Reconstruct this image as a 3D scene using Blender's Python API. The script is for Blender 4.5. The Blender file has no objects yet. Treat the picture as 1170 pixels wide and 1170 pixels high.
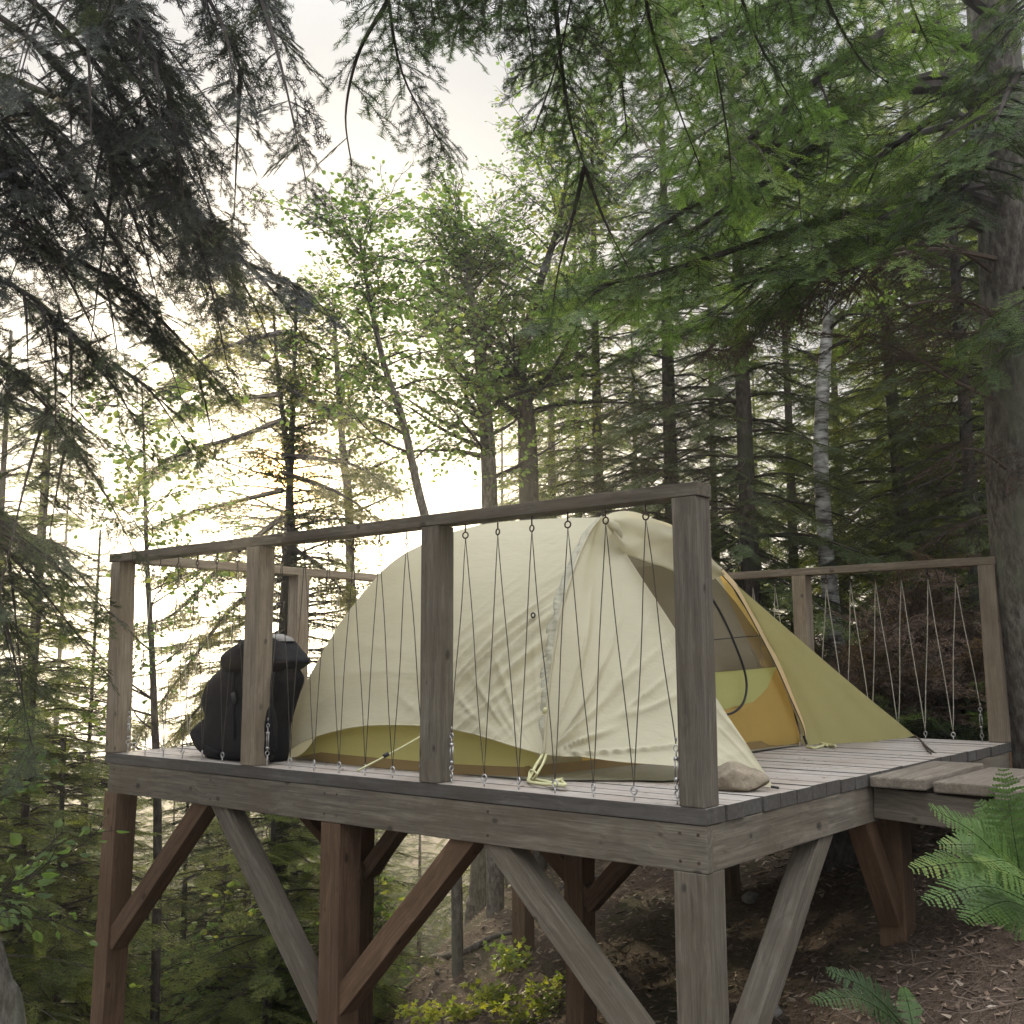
import bpy, bmesh, math, random
import numpy as np
from mathutils import Vector, Matrix, noise as mnoise

# ------------------------------------------------------------------ camera, sky, sun, exposure
S = bpy.context.scene
COL = S.collection
CAM = Vector((1.8078, -3.1937, 0.4881))
F_PX, PITCH, YAW, ROLL = 1214.92, 7.988, -39.439, -0.259
_p, _y, _r = (math.radians(a) for a in (PITCH, YAW, ROLL))
FWD = Vector((math.sin(_y)*math.cos(_p), math.cos(_y)*math.cos(_p), math.sin(_p)))
_rt = Vector((math.cos(_y), -math.sin(_y), 0)); _up = _rt.cross(FWD)
RGT = _rt*math.cos(_r) + _up*math.sin(_r); UPV = -_rt*math.sin(_r) + _up*math.cos(_r)
cam_d = bpy.data.cameras.new("camera"); cam = bpy.data.objects.new("camera", cam_d); COL.objects.link(cam)
cam_d.sensor_width = 36; cam_d.lens = F_PX/1170*36; cam_d.clip_start = 0.05; cam_d.clip_end = 6000
M = Matrix((RGT, UPV, -FWD)).transposed().to_4x4(); M.translation = CAM; cam.matrix_world = M
S.camera = cam
SUN_DIR = Vector((-0.7738, 0.6117, 0.1647)).normalized()
SUN_EL = math.asin(SUN_DIR.z); SUN_AZ = math.atan2(SUN_DIR.x, SUN_DIR.y)

W = bpy.data.worlds.new("World"); S.world = W; W.use_nodes = True
wn = W.node_tree.nodes; wl = W.node_tree.links; wn.clear()
w_out = wn.new("ShaderNodeOutputWorld"); bg = wn.new("ShaderNodeBackground"); bg.inputs["Strength"].default_value = 0.1
sky = wn.new("ShaderNodeTexSky"); sky.sky_type = 'NISHITA'; sky.sun_disc = False
sky.sun_elevation = SUN_EL; sky.sun_rotation = SUN_AZ; sky.air_density = 1.0; sky.dust_density = 3.0
tc = wn.new("ShaderNodeTexCoord")
sep = wn.new("ShaderNodeSeparateXYZ"); wl.new(tc.outputs["Generated"], sep.inputs[0])
zr = wn.new("ShaderNodeMapRange"); zr.interpolation_type = 'SMOOTHSTEP'      # thin bright overcast, zenith raised out of view to fill the foreground
zr.inputs["From Min"].default_value = 0.50; zr.inputs["From Max"].default_value = 1.0
zr.inputs["To Min"].default_value = 3.8; zr.inputs["To Max"].default_value = 34.0
wl.new(sep.outputs["Z"], zr.inputs["Value"])
dot = wn.new("ShaderNodeVectorMath"); dot.operation = 'DOT_PRODUCT'; dot.inputs[1].default_value = SUN_DIR
wl.new(tc.outputs["Generated"], dot.inputs[0])
back = wn.new("ShaderNodeMapRange"); back.interpolation_type = 'SMOOTHSTEP'   # fill light added in the unseen sky opposite the sun
back.inputs["From Min"].default_value = 0.25; back.inputs["From Max"].default_value = -0.9
back.inputs["To Min"].default_value = 0.0; back.inputs["To Max"].default_value = 9.0
wl.new(dot.outputs["Value"], back.inputs["Value"])
addb = wn.new("ShaderNodeMath"); addb.operation = 'ADD'; wl.new(zr.outputs[0], addb.inputs[0]); wl.new(back.outputs[0], addb.inputs[1])
haze_c = wn.new("ShaderNodeMixRGB"); haze_c.blend_type = 'MULTIPLY'; haze_c.inputs[0].default_value = 1
haze_c.inputs[1].default_value = (0.93, 0.96, 1.02, 1); wl.new(addb.outputs[0], haze_c.inputs[2])
mx = wn.new("ShaderNodeMath"); mx.operation = 'MAXIMUM'; mx.inputs[1].default_value = 0; wl.new(dot.outputs["Value"], mx.inputs[0])
pw = wn.new("ShaderNodeMath"); pw.operation = 'POWER'; pw.inputs[1].default_value = 220; wl.new(mx.outputs[0], pw.inputs[0])
glow = wn.new("ShaderNodeMixRGB"); glow.blend_type = 'MULTIPLY'; glow.inputs[0].default_value = 1
glow.inputs[1].default_value = (3.2, 2.0, 0.5, 1); wl.new(pw.outputs[0], glow.inputs[2])
pw2 = wn.new("ShaderNodeMath"); pw2.operation = 'POWER'; pw2.inputs[1].default_value = 3000; wl.new(mx.outputs[0], pw2.inputs[0])
glow2 = wn.new("ShaderNodeMixRGB"); glow2.blend_type = 'MULTIPLY'; glow2.inputs[0].default_value = 1
glow2.inputs[1].default_value = (260.0, 130.0, 24.0, 1); wl.new(pw2.outputs[0], glow2.inputs[2])
a0 = wn.new("ShaderNodeMixRGB"); a0.blend_type = 'ADD'; a0.inputs[0].default_value = 1
wl.new(glow.outputs[0], a0.inputs[1]); wl.new(glow2.outputs[0], a0.inputs[2])
a1 = wn.new("ShaderNodeMixRGB"); a1.blend_type = 'ADD'; a1.inputs[0].default_value = 1
wl.new(haze_c.outputs[0], a1.inputs[1]); wl.new(a0.outputs[0], a1.inputs[2])
a2 = wn.new("ShaderNodeMixRGB"); a2.blend_type = 'ADD'; a2.inputs[0].default_value = 0.02
wl.new(a1.outputs[0], a2.inputs[1]); wl.new(sky.outputs[0], a2.inputs[2])
wl.new(a2.outputs[0], bg.inputs["Color"]); wl.new(bg.outputs[0], w_out.inputs[0])

sun_d = bpy.data.lights.new("sun", 'SUN'); sun_d.energy = 4.5; sun_d.angle = math.radians(0.5); sun_d.color = (1.0, 0.83, 0.56)
sun = bpy.data.objects.new("sun", sun_d); COL.objects.link(sun)
sun.rotation_euler = (-SUN_DIR).to_track_quat('-Z', 'Y').to_euler(); sun.location = SUN_DIR*60

S.view_settings.view_transform = 'Standard'; S.view_settings.look = 'None'
S.view_settings.exposure = 0.62; S.view_settings.gamma = 1.0
S.render.engine = 'CYCLES'
S.cycles.use_denoising = True
S.cycles.max_bounces = 6; S.cycles.diffuse_bounces = 3; S.cycles.glossy_bounces = 2
S.cycles.transmission_bounces = 4; S.cycles.transparent_max_bounces = 8; S.cycles.volume_bounces = 0
S.cycles.use_adaptive_sampling = True; S.cycles.adaptive_threshold = 0.015
S.cycles.caustics_reflective = False; S.cycles.caustics_refractive = False
S.cycles.sample_clamp_indirect = 4.0

# ------------------------------------------------------------------ helpers
def at(u, v, Y):
    """world point seen at photo pixel (u, v), Y metres in front of the camera"""
    return CAM + (FWD + RGT*((u-585)/F_PX) + UPV*((585-v)/F_PX))*Y
def aty(u, v, y):
    d = at(u, v, 1)-CAM; return CAM + d*((y-CAM.y)/d.y)
def atx(u, v, x):
    d = at(u, v, 1)-CAM; return CAM + d*((x-CAM.x)/d.x)
def atz(u, v, z=0.0):
    d = at(u, v, 1)-CAM; return CAM + d*((z-CAM.z)/d.z)

def link(name, me, mats=(), parent=None, loc=None):
    o = bpy.data.objects.new(name, me); COL.objects.link(o)
    if me is not None:
        for m in (mats if isinstance(mats, (list, tuple)) else [mats]): me.materials.append(m)
    if parent is not None:
        o.parent = parent; o.matrix_parent_inverse = Matrix.Translation(-Vector(parent.location))
    return o
def tag(o, label, cat, group=None, kind=None):
    if label: o["label"] = label
    if cat: o["category"] = cat
    if group: o["group"] = group
    if kind: o["kind"] = kind
    return o
def thing(name, label, cat, loc=(0, 0, 0), group=None):
    o = bpy.data.objects.new(name, None); COL.objects.link(o); o.location = loc
    o.empty_display_size = 0.2
    return tag(o, label, cat, group)
def dup(root, loc, rz=0.0, sc=1.0, label=None, group=None):
    r = root.copy(); COL.objects.link(r); r.location = loc; r.rotation_euler = (0, 0, rz)
    r.scale = (sc, sc, sc) if not hasattr(sc, '__len__') else sc
    if label: r["label"] = label
    if group: r["group"] = group
    for ch in list(root.children):
        c = ch.copy(); COL.objects.link(c); c.parent = r
        for g in list(ch.children):
            d = g.copy(); COL.objects.link(d); d.parent = c
    return r
def mesh_py(name, verts, faces, smooth=False):
    me = bpy.data.meshes.new(name); me.from_pydata([tuple(v) for v in verts], [], faces); me.update()
    if smooth: me.shade_smooth()
    return me
def bm_mesh(name, bm, smooth=False):
    me = bpy.data.meshes.new(name); bm.normal_update(); bm.to_mesh(me); bm.free()
    if smooth: me.shade_smooth()
    return me
def catmull(pts, n):
    pts = [Vector(p) for p in pts]
    if len(pts) == 2: return [pts[0].lerp(pts[1], i/n) for i in range(n+1)]
    ex = [pts[0]*2-pts[1]] + pts + [pts[-1]*2-pts[-2]]
    out = []; m = len(pts)-1
    for i in range(n+1):
        t = i/n*m; k = min(int(t), m-1); f = t-k
        a, b, c, d = ex[k], ex[k+1], ex[k+2], ex[k+3]
        out.append(0.5*((2*b)+(c-a)*f+(2*a-5*b+4*c-d)*f*f+(3*b-a-3*c+d)*f**3))
    return out
def tube(pts, radii, sides=8, cap=True, wob=0.0, rng=None):
    """verts, faces of a tube along pts"""
    V, Fc = [], []; n = len(pts); ref = Vector((0.31, 0.17, 0.93)); u = None
    for i, p in enumerate(pts):
        t = (pts[min(i+1, n-1)]-pts[max(i-1, 0)]).normalized()
        if u is None:
            u = t.cross(ref)
            if u.length < 1e-4: u = t.cross(Vector((1, 0, 0)))
        u = (u - t*u.dot(t)).normalized(); w = t.cross(u)
        r = radii[i] if hasattr(radii, '__len__') else radii
        for k in range(sides):
            a = 2*math.pi*k/sides; rr = r*(1+(rng.uniform(-wob, wob) if rng else 0))
            V.append(p + u*(math.cos(a)*rr) + w*(math.sin(a)*rr))
    for i in range(n-1):
        for k in range(sides):
            a = i*sides+k; b = i*sides+(k+1) % sides
            Fc.append((a, b, b+sides, a+sides))
    if cap:
        Fc.append(tuple(range(sides-1, -1, -1))); Fc.append(tuple(range((n-1)*sides, n*sides)))
    return V, Fc
def merge_vf(parts):
    V, Fc = [], []
    for v, f in parts:
        o = len(V); V += v; Fc += [tuple(i+o for i in q) for q in f]
    return V, Fc
def ring(center, axis, R, r, n=14, m=6):
    a = Vector(axis).normalized(); u = a.orthogonal().normalized(); w = a.cross(u); V, Fc = [], []
    for i in range(n):
        t = 2*math.pi*i/n; d = u*math.cos(t)+w*math.sin(t)
        for j in range(m):
            s = 2*math.pi*j/m
            V.append(Vector(center)+d*(R+r*math.cos(s))+a*(r*math.sin(s)))
    for i in range(n):
        for j in range(m):
            Fc.append((i*m+j, ((i+1) % n)*m+j, ((i+1) % n)*m+(j+1) % m, i*m+(j+1) % m))
    return V, Fc

# ------------------------------------------------------------------ materials
class NT:
    def __init__(s, name):
        s.m = bpy.data.materials.new(name); s.m.use_nodes = True
        s.n = s.m.node_tree.nodes; s.l = s.m.node_tree.links
        s.b = s.n["Principled BSDF"]; s.out = s.n["Material Output"]
    def new(s, t, **k):
        n = s.n.new(t)
        for a, v in k.items():
            if a in n.inputs.keys(): n.inputs[a].default_value = v
            else: setattr(n, a, v)
        return n
    def ramp(s, fac, stops):
        r = s.new("ShaderNodeValToRGB"); e = r.color_ramp.elements
        while len(e) < len(stops): e.new(0.5)
        for i, (p, c) in enumerate(stops): e[i].position = p; e[i].color = (*c, 1)
        s.l.new(fac, r.inputs[0]); return r.outputs[0]
    def coord(s, scale=(1, 1, 1), kind="Object", rnd=False):
        t = s.new("ShaderNodeTexCoord"); mp = s.new("ShaderNodeMapping"); mp.inputs["Scale"].default_value = scale
        s.l.new(t.outputs[kind], mp.inputs[0])
        if rnd:
            oi = s.new("ShaderNodeObjectInfo"); cm = s.new("ShaderNodeVectorMath", operation='SCALE'); cm.inputs["Scale"].default_value = 37.0
            cx = s.new("ShaderNodeCombineXYZ"); s.l.new(oi.outputs["Random"], cx.inputs[0]); s.l.new(oi.outputs["Random"], cx.inputs[1])
            s.l.new(cx.outputs[0], cm.inputs[0]); s.l.new(cm.outputs[0], mp.inputs["Location"])
        return mp.outputs[0]
    def noise(s, co, scale, detail=4, rough=0.6):
        n = s.new("ShaderNodeTexNoise"); n.inputs["Scale"].default_value = scale; n.inputs["Detail"].default_value = detail
        n.inputs["Roughness"].default_value = rough; s.l.new(co, n.inputs["Vector"]); return n.outputs["Fac"]
    def mix(s, f, a, b, mode='MIX'):
        m = s.new("ShaderNodeMixRGB", blend_type=mode)
        for i, x in enumerate((f, a, b)):
            if hasattr(x, 'is_output'): s.l.new(x, m.inputs[i])
            elif i == 0: m.inputs[0].default_value = x
            else: m.inputs[i].default_value = (*x, 1)
        return m.outputs[0]
    def bump(s, h, strength=0.5, dist=0.01):
        b = s.new("ShaderNodeBump"); b.inputs["Strength"].default_value = strength; b.inputs["Distance"].default_value = dist
        s.l.new(h, b.inputs["Height"]); return b.outputs[0]
    def fin(s, col, rough=0.8, normal=None, spec=0.3):
        if hasattr(col, 'is_output'): s.l.new(col, s.b.inputs["Base Color"])
        else: s.b.inputs["Base Color"].default_value = (*col, 1)
        s.b.inputs["Roughness"].default_value = rough; s.b.inputs["Specular IOR Level"].default_value = spec
        if normal: s.l.new(normal, s.b.inputs["Normal"])
        return s.m

def wood_mat(name, c_dark, c_mid, c_light, knots=True, rough=0.85):
    t = NT(name)
    co = t.coord((1, 1, 1), rnd=True)
    st = t.new("ShaderNodeMapping"); st.inputs["Scale"].default_value = (1.3, 26, 26); t.l.new(co, st.inputs[0])
    wob = t.noise(co, 3.0, 3)
    wv = t.new("ShaderNodeVectorMath", operation='ADD'); sc = t.new("ShaderNodeVectorMath", operation='SCALE'); sc.inputs["Scale"].default_value = 2.2
    cx = t.new("ShaderNodeCombineXYZ"); t.l.new(wob, cx.inputs[1]); t.l.new(wob, cx.inputs[2]); t.l.new(cx.outputs[0], sc.inputs[0])
    t.l.new(st.outputs[0], wv.inputs[0]); t.l.new(sc.outputs[0], wv.inputs[1])
    grain = t.noise(wv.outputs[0], 1.6, 8, 0.72)
    fine = t.new("ShaderNodeMapping"); fine.inputs["Scale"].default_value = (3, 160, 160); t.l.new(co, fine.inputs[0])
    fg = t.noise(fine.outputs[0], 1.0, 3, 0.6)
    g = t.mix(0.35, grain, fg)
    col = t.ramp(g, [(0.32, c_dark), (0.52, c_mid), (0.70, c_light)])
    blot = t.noise(co, 2.2, 5, 0.65)
    col = t.mix(t.ramp(blot, [(0.42, (0, 0, 0)), (0.68, (0.75, 0.75, 0.75))]), col, tuple(x*0.62*k for x, k in zip(c_mid, (1.1, 1.0, 0.9))))
    if knots:
        vm = t.new("ShaderNodeMapping"); vm.inputs["Scale"].default_value = (6.0, 9.0, 9.0); t.l.new(co, vm.inputs[0])
        vo = t.new("ShaderNodeTexVoronoi"); vo.inputs["Scale"].default_value = 1.0; t.l.new(vm.outputs[0], vo.inputs["Vector"])
        kd = t.new("ShaderNodeMath", operation='ADD'); km = t.new("ShaderNodeMath", operation='MULTIPLY'); km.inputs[1].default_value = 0.34
        t.l.new(t.noise(co, 7.0, 2), km.inputs[0]); t.l.new(km.outputs[0], kd.inputs[0]); t.l.new(vo.outputs["Distance"], kd.inputs[1])
        col = t.mix(t.ramp(kd.outputs[0], [(0.17, (0.9, 0.9, 0.9)), (0.20, (0.55, 0.55, 0.55)), (0.225, (0.75, 0.75, 0.75)), (0.29, (0, 0, 0))]), col, tuple(x*0.38 for x in c_dark))
    oi = t.new("ShaderNodeObjectInfo")
    hv = t.new("ShaderNodeHueSaturation"); mr = t.new("ShaderNodeMapRange"); mr.inputs["To Min"].default_value = 0.82; mr.inputs["To Max"].default_value = 1.18
    t.l.new(oi.outputs["Random"], mr.inputs[0]); t.l.new(mr.outputs[0], hv.inputs["Value"]); t.l.new(col, hv.inputs["Color"])
    return t.fin(hv.outputs[0], rough, t.bump(g, 0.55, 0.004), 0.25)

M_wood = wood_mat("weathered_wood", (0.0468, 0.0391, 0.0296), (0.1191, 0.1020, 0.0773), (0.2075, 0.1832, 0.1431))
M_rail = wood_mat("rail_wood", (0.0916, 0.0724, 0.0515), (0.2156, 0.1775, 0.1292), (0.3342, 0.2836, 0.2134))
M_leg = wood_mat("brown_leg_wood", (0.0464, 0.0274, 0.0156), (0.1137, 0.0696, 0.0406), (0.1914, 0.1225, 0.0749))
M_deck = wood_mat("grey_deck_boards", (0.2040, 0.1808, 0.1575), (0.4020, 0.3616, 0.3202), (0.5760, 0.5221, 0.4673), knots=False)
M_edge = wood_mat("board_end_grain", (0.040, 0.036, 0.032), (0.095, 0.088, 0.078), (0.16, 0.15, 0.135), knots=False)
M_plank = wood_mat("old_plank_wood", (0.0528, 0.0433, 0.0331), (0.1430, 0.1215, 0.0948), (0.2750, 0.2390, 0.1886))

def bark_mat(name, c0, c1, c2, lichen=None, sc=1.0):
    t = NT(name); co = t.coord((1, 1, 0.35), rnd=True)
    n1 = t.noise(co, 30*sc, 8, 0.75); n2 = t.noise(co, 3.0, 4)
    vo = t.new("ShaderNodeTexVoronoi"); vo.inputs["Scale"].default_value = 34*sc; t.l.new(co, vo.inputs["Vector"])
    h = t.mix(0.16, t.mix(0.4, n1, t.noise(co, 95*sc, 5, 0.7)), vo.outputs["Distance"])
    col = t.ramp(h, [(0.34, c0), (0.47, c1), (0.60, c2)])
    if lichen: col = t.mix(t.ramp(n2, [(0.5, (0, 0, 0)), (0.66, (0.75, 0.75, 0.75))]), col, lichen)
    return t.fin(col, 0.95, t.bump(h, 0.9, 0.02), 0.1)
M_bark = bark_mat("spruce_bark", (0.035, 0.030, 0.027), (0.085, 0.074, 0.062), (0.19, 0.173, 0.148), (0.135, 0.14, 0.10))
M_barkd = bark_mat("dark_bark", (0.022, 0.018, 0.016), (0.055, 0.046, 0.04), (0.11, 0.095, 0.085), (0.075, 0.08, 0.06))
def birch_mat():
    t = NT("birch_bark"); co = t.coord((1, 1, 1), rnd=True)
    mp = t.new("ShaderNodeMapping"); mp.inputs["Scale"].default_value = (3.5, 3.5, 16); t.l.new(co, mp.inputs[0])
    n = t.noise(mp.outputs[0], 1.0, 5, 0.75); p = t.noise(co, 2.2, 4, 0.7)
    col = t.ramp(n, [(0.38, (0.045, 0.04, 0.035)), (0.47, (0.30, 0.29, 0.27)), (0.62, (0.58, 0.57, 0.54))])
    col = t.mix(t.ramp(p, [(0.52, (0, 0, 0)), (0.60, (0.8, 0.8, 0.8))]), col, (0.14, 0.13, 0.115))
    return t.fin(col, 0.8, t.bump(n, 0.4, 0.006), 0.2)
M_birch = birch_mat()
def twig_mat(name, c):
    t = NT(name); return t.fin(t.ramp(t.noise(t.coord(), 9, 3), [(0.3, tuple(x*0.6 for x in c)), (0.7, tuple(x*1.4 for x in c))]), 0.9, None, 0.1)
M_twig = twig_mat("twig_bark", (0.045, 0.037, 0.032))
M_dead = twig_mat("dead_twig", (0.10, 0.075, 0.058))

def leaf_mat(name, stops, trans=0.35, rough=0.55, tcol=1.6):
    """needles and leaves: colour from the 'tint' attribute of each spray, some light passes through"""
    t = NT(name)
    at_ = t.new("ShaderNodeAttribute"); at_.attribute_name = "tint"
    col = t.ramp(at_.outputs["Fac"], stops)
    t.fin(col, rough, None, 0.25)
    tr = t.new("ShaderNodeBsdfTranslucent")
    t.l.new(t.mix(1.0, col, (tcol*1.05, tcol*1.1, tcol*0.55), 'MULTIPLY'), tr.inputs["Color"])
    ms = t.new("ShaderNodeMixShader"); ms.inputs[0].default_value = trans
    t.l.new(t.b.outputs[0], ms.inputs[1]); t.l.new(tr.outputs[0], ms.inputs[2]); t.l.new(ms.outputs[0], t.out.inputs[0])
    return t.m
M_fir = leaf_mat("fir_needles", [(0.0, (0.028, 0.038, 0.026)), (0.4, (0.060, 0.098, 0.040)), (0.75, (0.105, 0.170, 0.048)), (1.0, (0.17, 0.235, 0.06))], 0.42)
M_spruce = leaf_mat("spruce_needles", [(0.0, (0.030, 0.038, 0.024)), (0.5, (0.066, 0.095, 0.038)), (1.0, (0.12, 0.155, 0.05))], 0.4)
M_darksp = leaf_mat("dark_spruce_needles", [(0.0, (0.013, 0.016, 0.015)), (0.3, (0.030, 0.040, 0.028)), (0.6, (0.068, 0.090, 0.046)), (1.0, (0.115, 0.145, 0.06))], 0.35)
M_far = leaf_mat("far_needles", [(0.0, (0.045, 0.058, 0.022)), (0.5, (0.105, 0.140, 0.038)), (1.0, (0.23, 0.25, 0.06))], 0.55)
M_aspen = leaf_mat("aspen_leaves", [(0.0, (0.075, 0.12, 0.045)), (0.6, (0.12, 0.18, 0.058)), (1.0, (0.22, 0.23, 0.065))], 0.58)
M_gold = leaf_mat("golden_leaves", [(0.0, (0.09, 0.10, 0.04)), (0.6, (0.17, 0.175, 0.055)), (1.0, (0.26, 0.22, 0.06))], 0.55)
M_maple = leaf_mat("maple_leaves", [(0.0, (0.10, 0.17, 0.03)), (0.6, (0.20, 0.27, 0.04)), (1.0, (0.36, 0.36, 0.05))], 0.45)
M_fern = leaf_mat("fern_fronds", [(0.0, (0.030, 0.055, 0.018)), (0.6, (0.070, 0.125, 0.026)), (1.0, (0.15, 0.185, 0.040))], 0.3, 0.5, 1.2)
M_brown = leaf_mat("dead_needles", [(0.0, (0.055, 0.036, 0.027)), (0.5, (0.11, 0.068, 0.048)), (1.0, (0.17, 0.105, 0.07))], 0.3)

def ground_mat():
    t = NT("forest_floor"); co = t.coord()
    n1 = t.noise(co, 1.1, 6, 0.65); n2 = t.noise(co, 26, 6, 0.75); n3 = t.noise(co, 95, 3, 0.7)
    col = t.ramp(n2, [(0.30, (0.020, 0.014, 0.010)), (0.5, (0.075, 0.052, 0.036)), (0.72, (0.20, 0.15, 0.108))])
    col = t.mix(0.35, col, t.ramp(n3, [(0.35, (0.03, 0.022, 0.017)), (0.7, (0.20, 0.155, 0.12))]))
    col = t.mix(t.ramp(n1, [(0.5, (0, 0, 0)), (0.66, (0.55, 0.55, 0.55))]), col, (0.05, 0.062, 0.024))
    h = t.mix(0.5, n2, n3)
    return t.fin(col, 1.0, t.bump(h, 1.0, 0.03), 0.05)
M_ground = ground_mat()
def water_mat():
    t = NT("lake_water"); co = t.coord(); n = t.noise(co, 0.6, 3)
    return t.fin((0.25, 0.28, 0.30), 0.28, t.bump(n, 0.2, 0.1), 0.6)
M_water = water_mat()

def fabric_mat(name, c, trans, bump=0.25, wr=9.0, tc_=None):
    t = NT(name); co = t.coord()
    big = t.noise(co, 2.2, 4, 0.6)
    mp = t.new("ShaderNodeMapping"); mp.inputs["Rotation"].default_value = (0.35, 0.5, 0.6); mp.inputs["Scale"].default_value = (3.0, wr, wr*1.3); t.l.new(co, mp.inputs[0])
    wrk = t.noise(mp.outputs[0], 1.0, 5, 0.55)
    weave = t.noise(co, 240, 2, 0.5)
    col = t.mix(t.ramp(big, [(0.35, (0, 0, 0)), (0.75, (0.35, 0.35, 0.35))]), c, tuple(x*0.80 for x in c))
    col = t.mix(0.10, col, t.ramp(weave, [(0.3, tuple(x*0.6 for x in c)), (0.7, tuple(min(1, x*1.3) for x in c))]))
    nrm = t.bump(wrk, bump, 0.025)
    t.fin(col, 0.55, nrm, 0.25)
    tr = t.new("ShaderNodeBsdfTranslucent"); t.l.new(t.mix(1.0, col, tc_ or (1.0, 0.96, 0.86), 'MULTIPLY'), tr.inputs["Color"]); t.l.new(nrm, tr.inputs["Normal"])
    ms = t.new("ShaderNodeMixShader"); ms.inputs[0].default_value = trans
    t.l.new(t.b.outputs[0], ms.inputs[1]); t.l.new(tr.outputs[0], ms.inputs[2]); t.l.new(ms.outputs[0], t.out.inputs[0])
    return t.m
M_fly = fabric_mat("cream_fly_fabric", (0.63, 0.59, 0.425), 0.45, 0.3, 7.0)
M_band = fabric_mat("crease_shade_fabric", (0.44, 0.415, 0.31), 0.3, 0.6, 20.0)
M_fly2 = fabric_mat("olive_fly_fabric", (0.44, 0.41, 0.19), 0.40, 0.35)
M_inner = fabric_mat("yellow_inner_fabric", (0.50, 0.455, 0.17), 0.4, 0.4)
M_lime = fabric_mat("lime_inner_fabric", (0.55, 0.56, 0.22), 0.45, 0.2)
M_orange = fabric_mat("orange_inner_fabric", (0.60, 0.42, 0.13), 0.5, 0.2)
M_sleeve = fabric_mat("sunlit_orange_trim", (0.95, 0.74, 0.44), 0.4, 0.1)  # orange trim, paled to carry the sun coming through it
M_floor = fabric_mat("floor_fabric", (0.22, 0.15, 0.06), 0.2, 0.3)
M_sheet = fabric_mat("groundsheet_fabric", (0.24, 0.225, 0.18), 0.1, 0.4)
M_strap = fabric_mat("pale_strap", (0.62, 0.60, 0.34), 0.2, 0.1)
def mesh_mat():
    t = NT("tent_mesh"); t.fin((0.115, 0.095, 0.072), 0.8)
    tr = t.new("ShaderNodeBsdfTransparent"); ms = t.new("ShaderNodeMixShader"); ms.inputs[0].default_value = 0.72
    t.l.new(tr.outputs[0], ms.inputs[1]); t.l.new(t.b.outputs[0], ms.inputs[2]); t.l.new(ms.outputs[0], t.out.inputs[0]); return t.m
M_mesh = mesh_mat()
def plain(name, c, rough=0.6, metal=0.0, var=0.25, sc=30):
    t = NT(name); n = t.noise(t.coord(), sc, 4)
    m = t.fin(t.ramp(n, [(0.3, tuple(x*(1-var) for x in c)), (0.7, tuple(min(1, x*(1+var)) for x in c))]), rough, None, 0.4)
    t.b.inputs["Metallic"].default_value = metal; return m
M_black = plain("black_zip", (0.018, 0.018, 0.018), 0.6)
M_steel = plain("galvanised_steel", (0.42, 0.41, 0.40), 0.38, 0.9)
M_rust = plain("rusty_steel", (0.075, 0.05, 0.038), 0.65, 0.5)
M_cable = plain("dark_cable", (0.055, 0.045, 0.034), 0.6)
M_rope = plain("pale_cord", (0.36, 0.33, 0.26), 0.8)
M_pole = plain("tent_pole_alloy", (0.55, 0.52, 0.45), 0.35, 0.8)
def pack_mat():
    t = NT("black_nylon"); co = t.coord(); n = t.noise(co, 14, 5, 0.6); w = t.noise(co, 300, 2)
    return t.fin(t.ramp(n, [(0.3, (0.005, 0.005, 0.006)), (0.7, (0.013, 0.012, 0.014))]), 0.75, t.bump(t.mix(0.3, n, w), 0.9, 0.03), 0.2)
M_pack = pack_mat()
M_packtop = plain("sunlit_nylon", (0.20, 0.185, 0.165), 0.7)  # paler nylon, sunlight on the lid top put into the colour
def rock_mat():
    t = NT("tan_rock"); co = t.coord(); n = t.noise(co, 9, 8, 0.7); s_ = t.noise(co, 60, 4, 0.7)
    return t.fin(t.mix(0.35, t.ramp(n, [(0.3, (0.13, 0.105, 0.075)), (0.7, (0.31, 0.255, 0.18))]), t.ramp(s_, [(0.3, (0.09, 0.075, 0.055)), (0.7, (0.36, 0.31, 0.24))])), 0.95, t.bump(t.mix(0.5, n, s_), 0.8, 0.01), 0.1)
M_rock = rock_mat()
M_stone = plain("grey_stone", (0.16, 0.15, 0.135), 0.95, 0, 0.45, 18)

# ------------------------------------------------------------------ ground and water
def ground_z(x, y):
    xs = x if x < 2.5 else 2.5 + (x-2.5)*0.45
    ys = y if y < 8 else 8 + (y-8)*0.35
    z = -0.40 + 0.40*xs + 0.21*(ys-3.62)
    d = -(x + 4.6 + 0.35*(y-2.0))
    d = math.log1p(math.exp(min(d*1.6, 60)))/1.6
    z -= 0.85*d/(1+0.11*d)
    z += 0.55*math.exp(-((x+5.6)**2+(y-6.2)**2)/9.0)
    if z > 5.5: z = 5.5 + (z-5.5)*0.2
    z = max(z, -11 - 0.02*math.hypot(x, y)) if z < -9 else z
    p = Vector((x, y, 0))
    z += 0.10*mnoise.noise(p*0.6) + 0.045*mnoise.noise(p*2.1+Vector((7, 3, 0))) + 0.018*mnoise.noise(p*6.3)
    return z
def make_ground():
    n = 300; g = []
    t = np.linspace(-1, 1, n); ax = np.sinh(t*5.2)/np.sinh(5.2)*160
    xs = ax-1.5; ys = ax+3.0
    V = [(x, y, ground_z(x, y)) for y in ys for x in xs]
    Fc = [(j*n+i, j*n+i+1, (j+1)*n+i+1, (j+1)*n+i) for j in range(n-1) for i in range(n-1)]
    o = link("ground", mesh_py("ground", V, Fc, True), M_ground); o["kind"] = "structure"
make_ground()
wo = link("water", mesh_py("water", [(-1200, -1200, -18), (1200, -1200, -18), (1200, 1200, -18), (-1200, 1200, -18)], [(0, 1, 2, 3)]), M_water); wo["kind"] = "structure"

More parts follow.
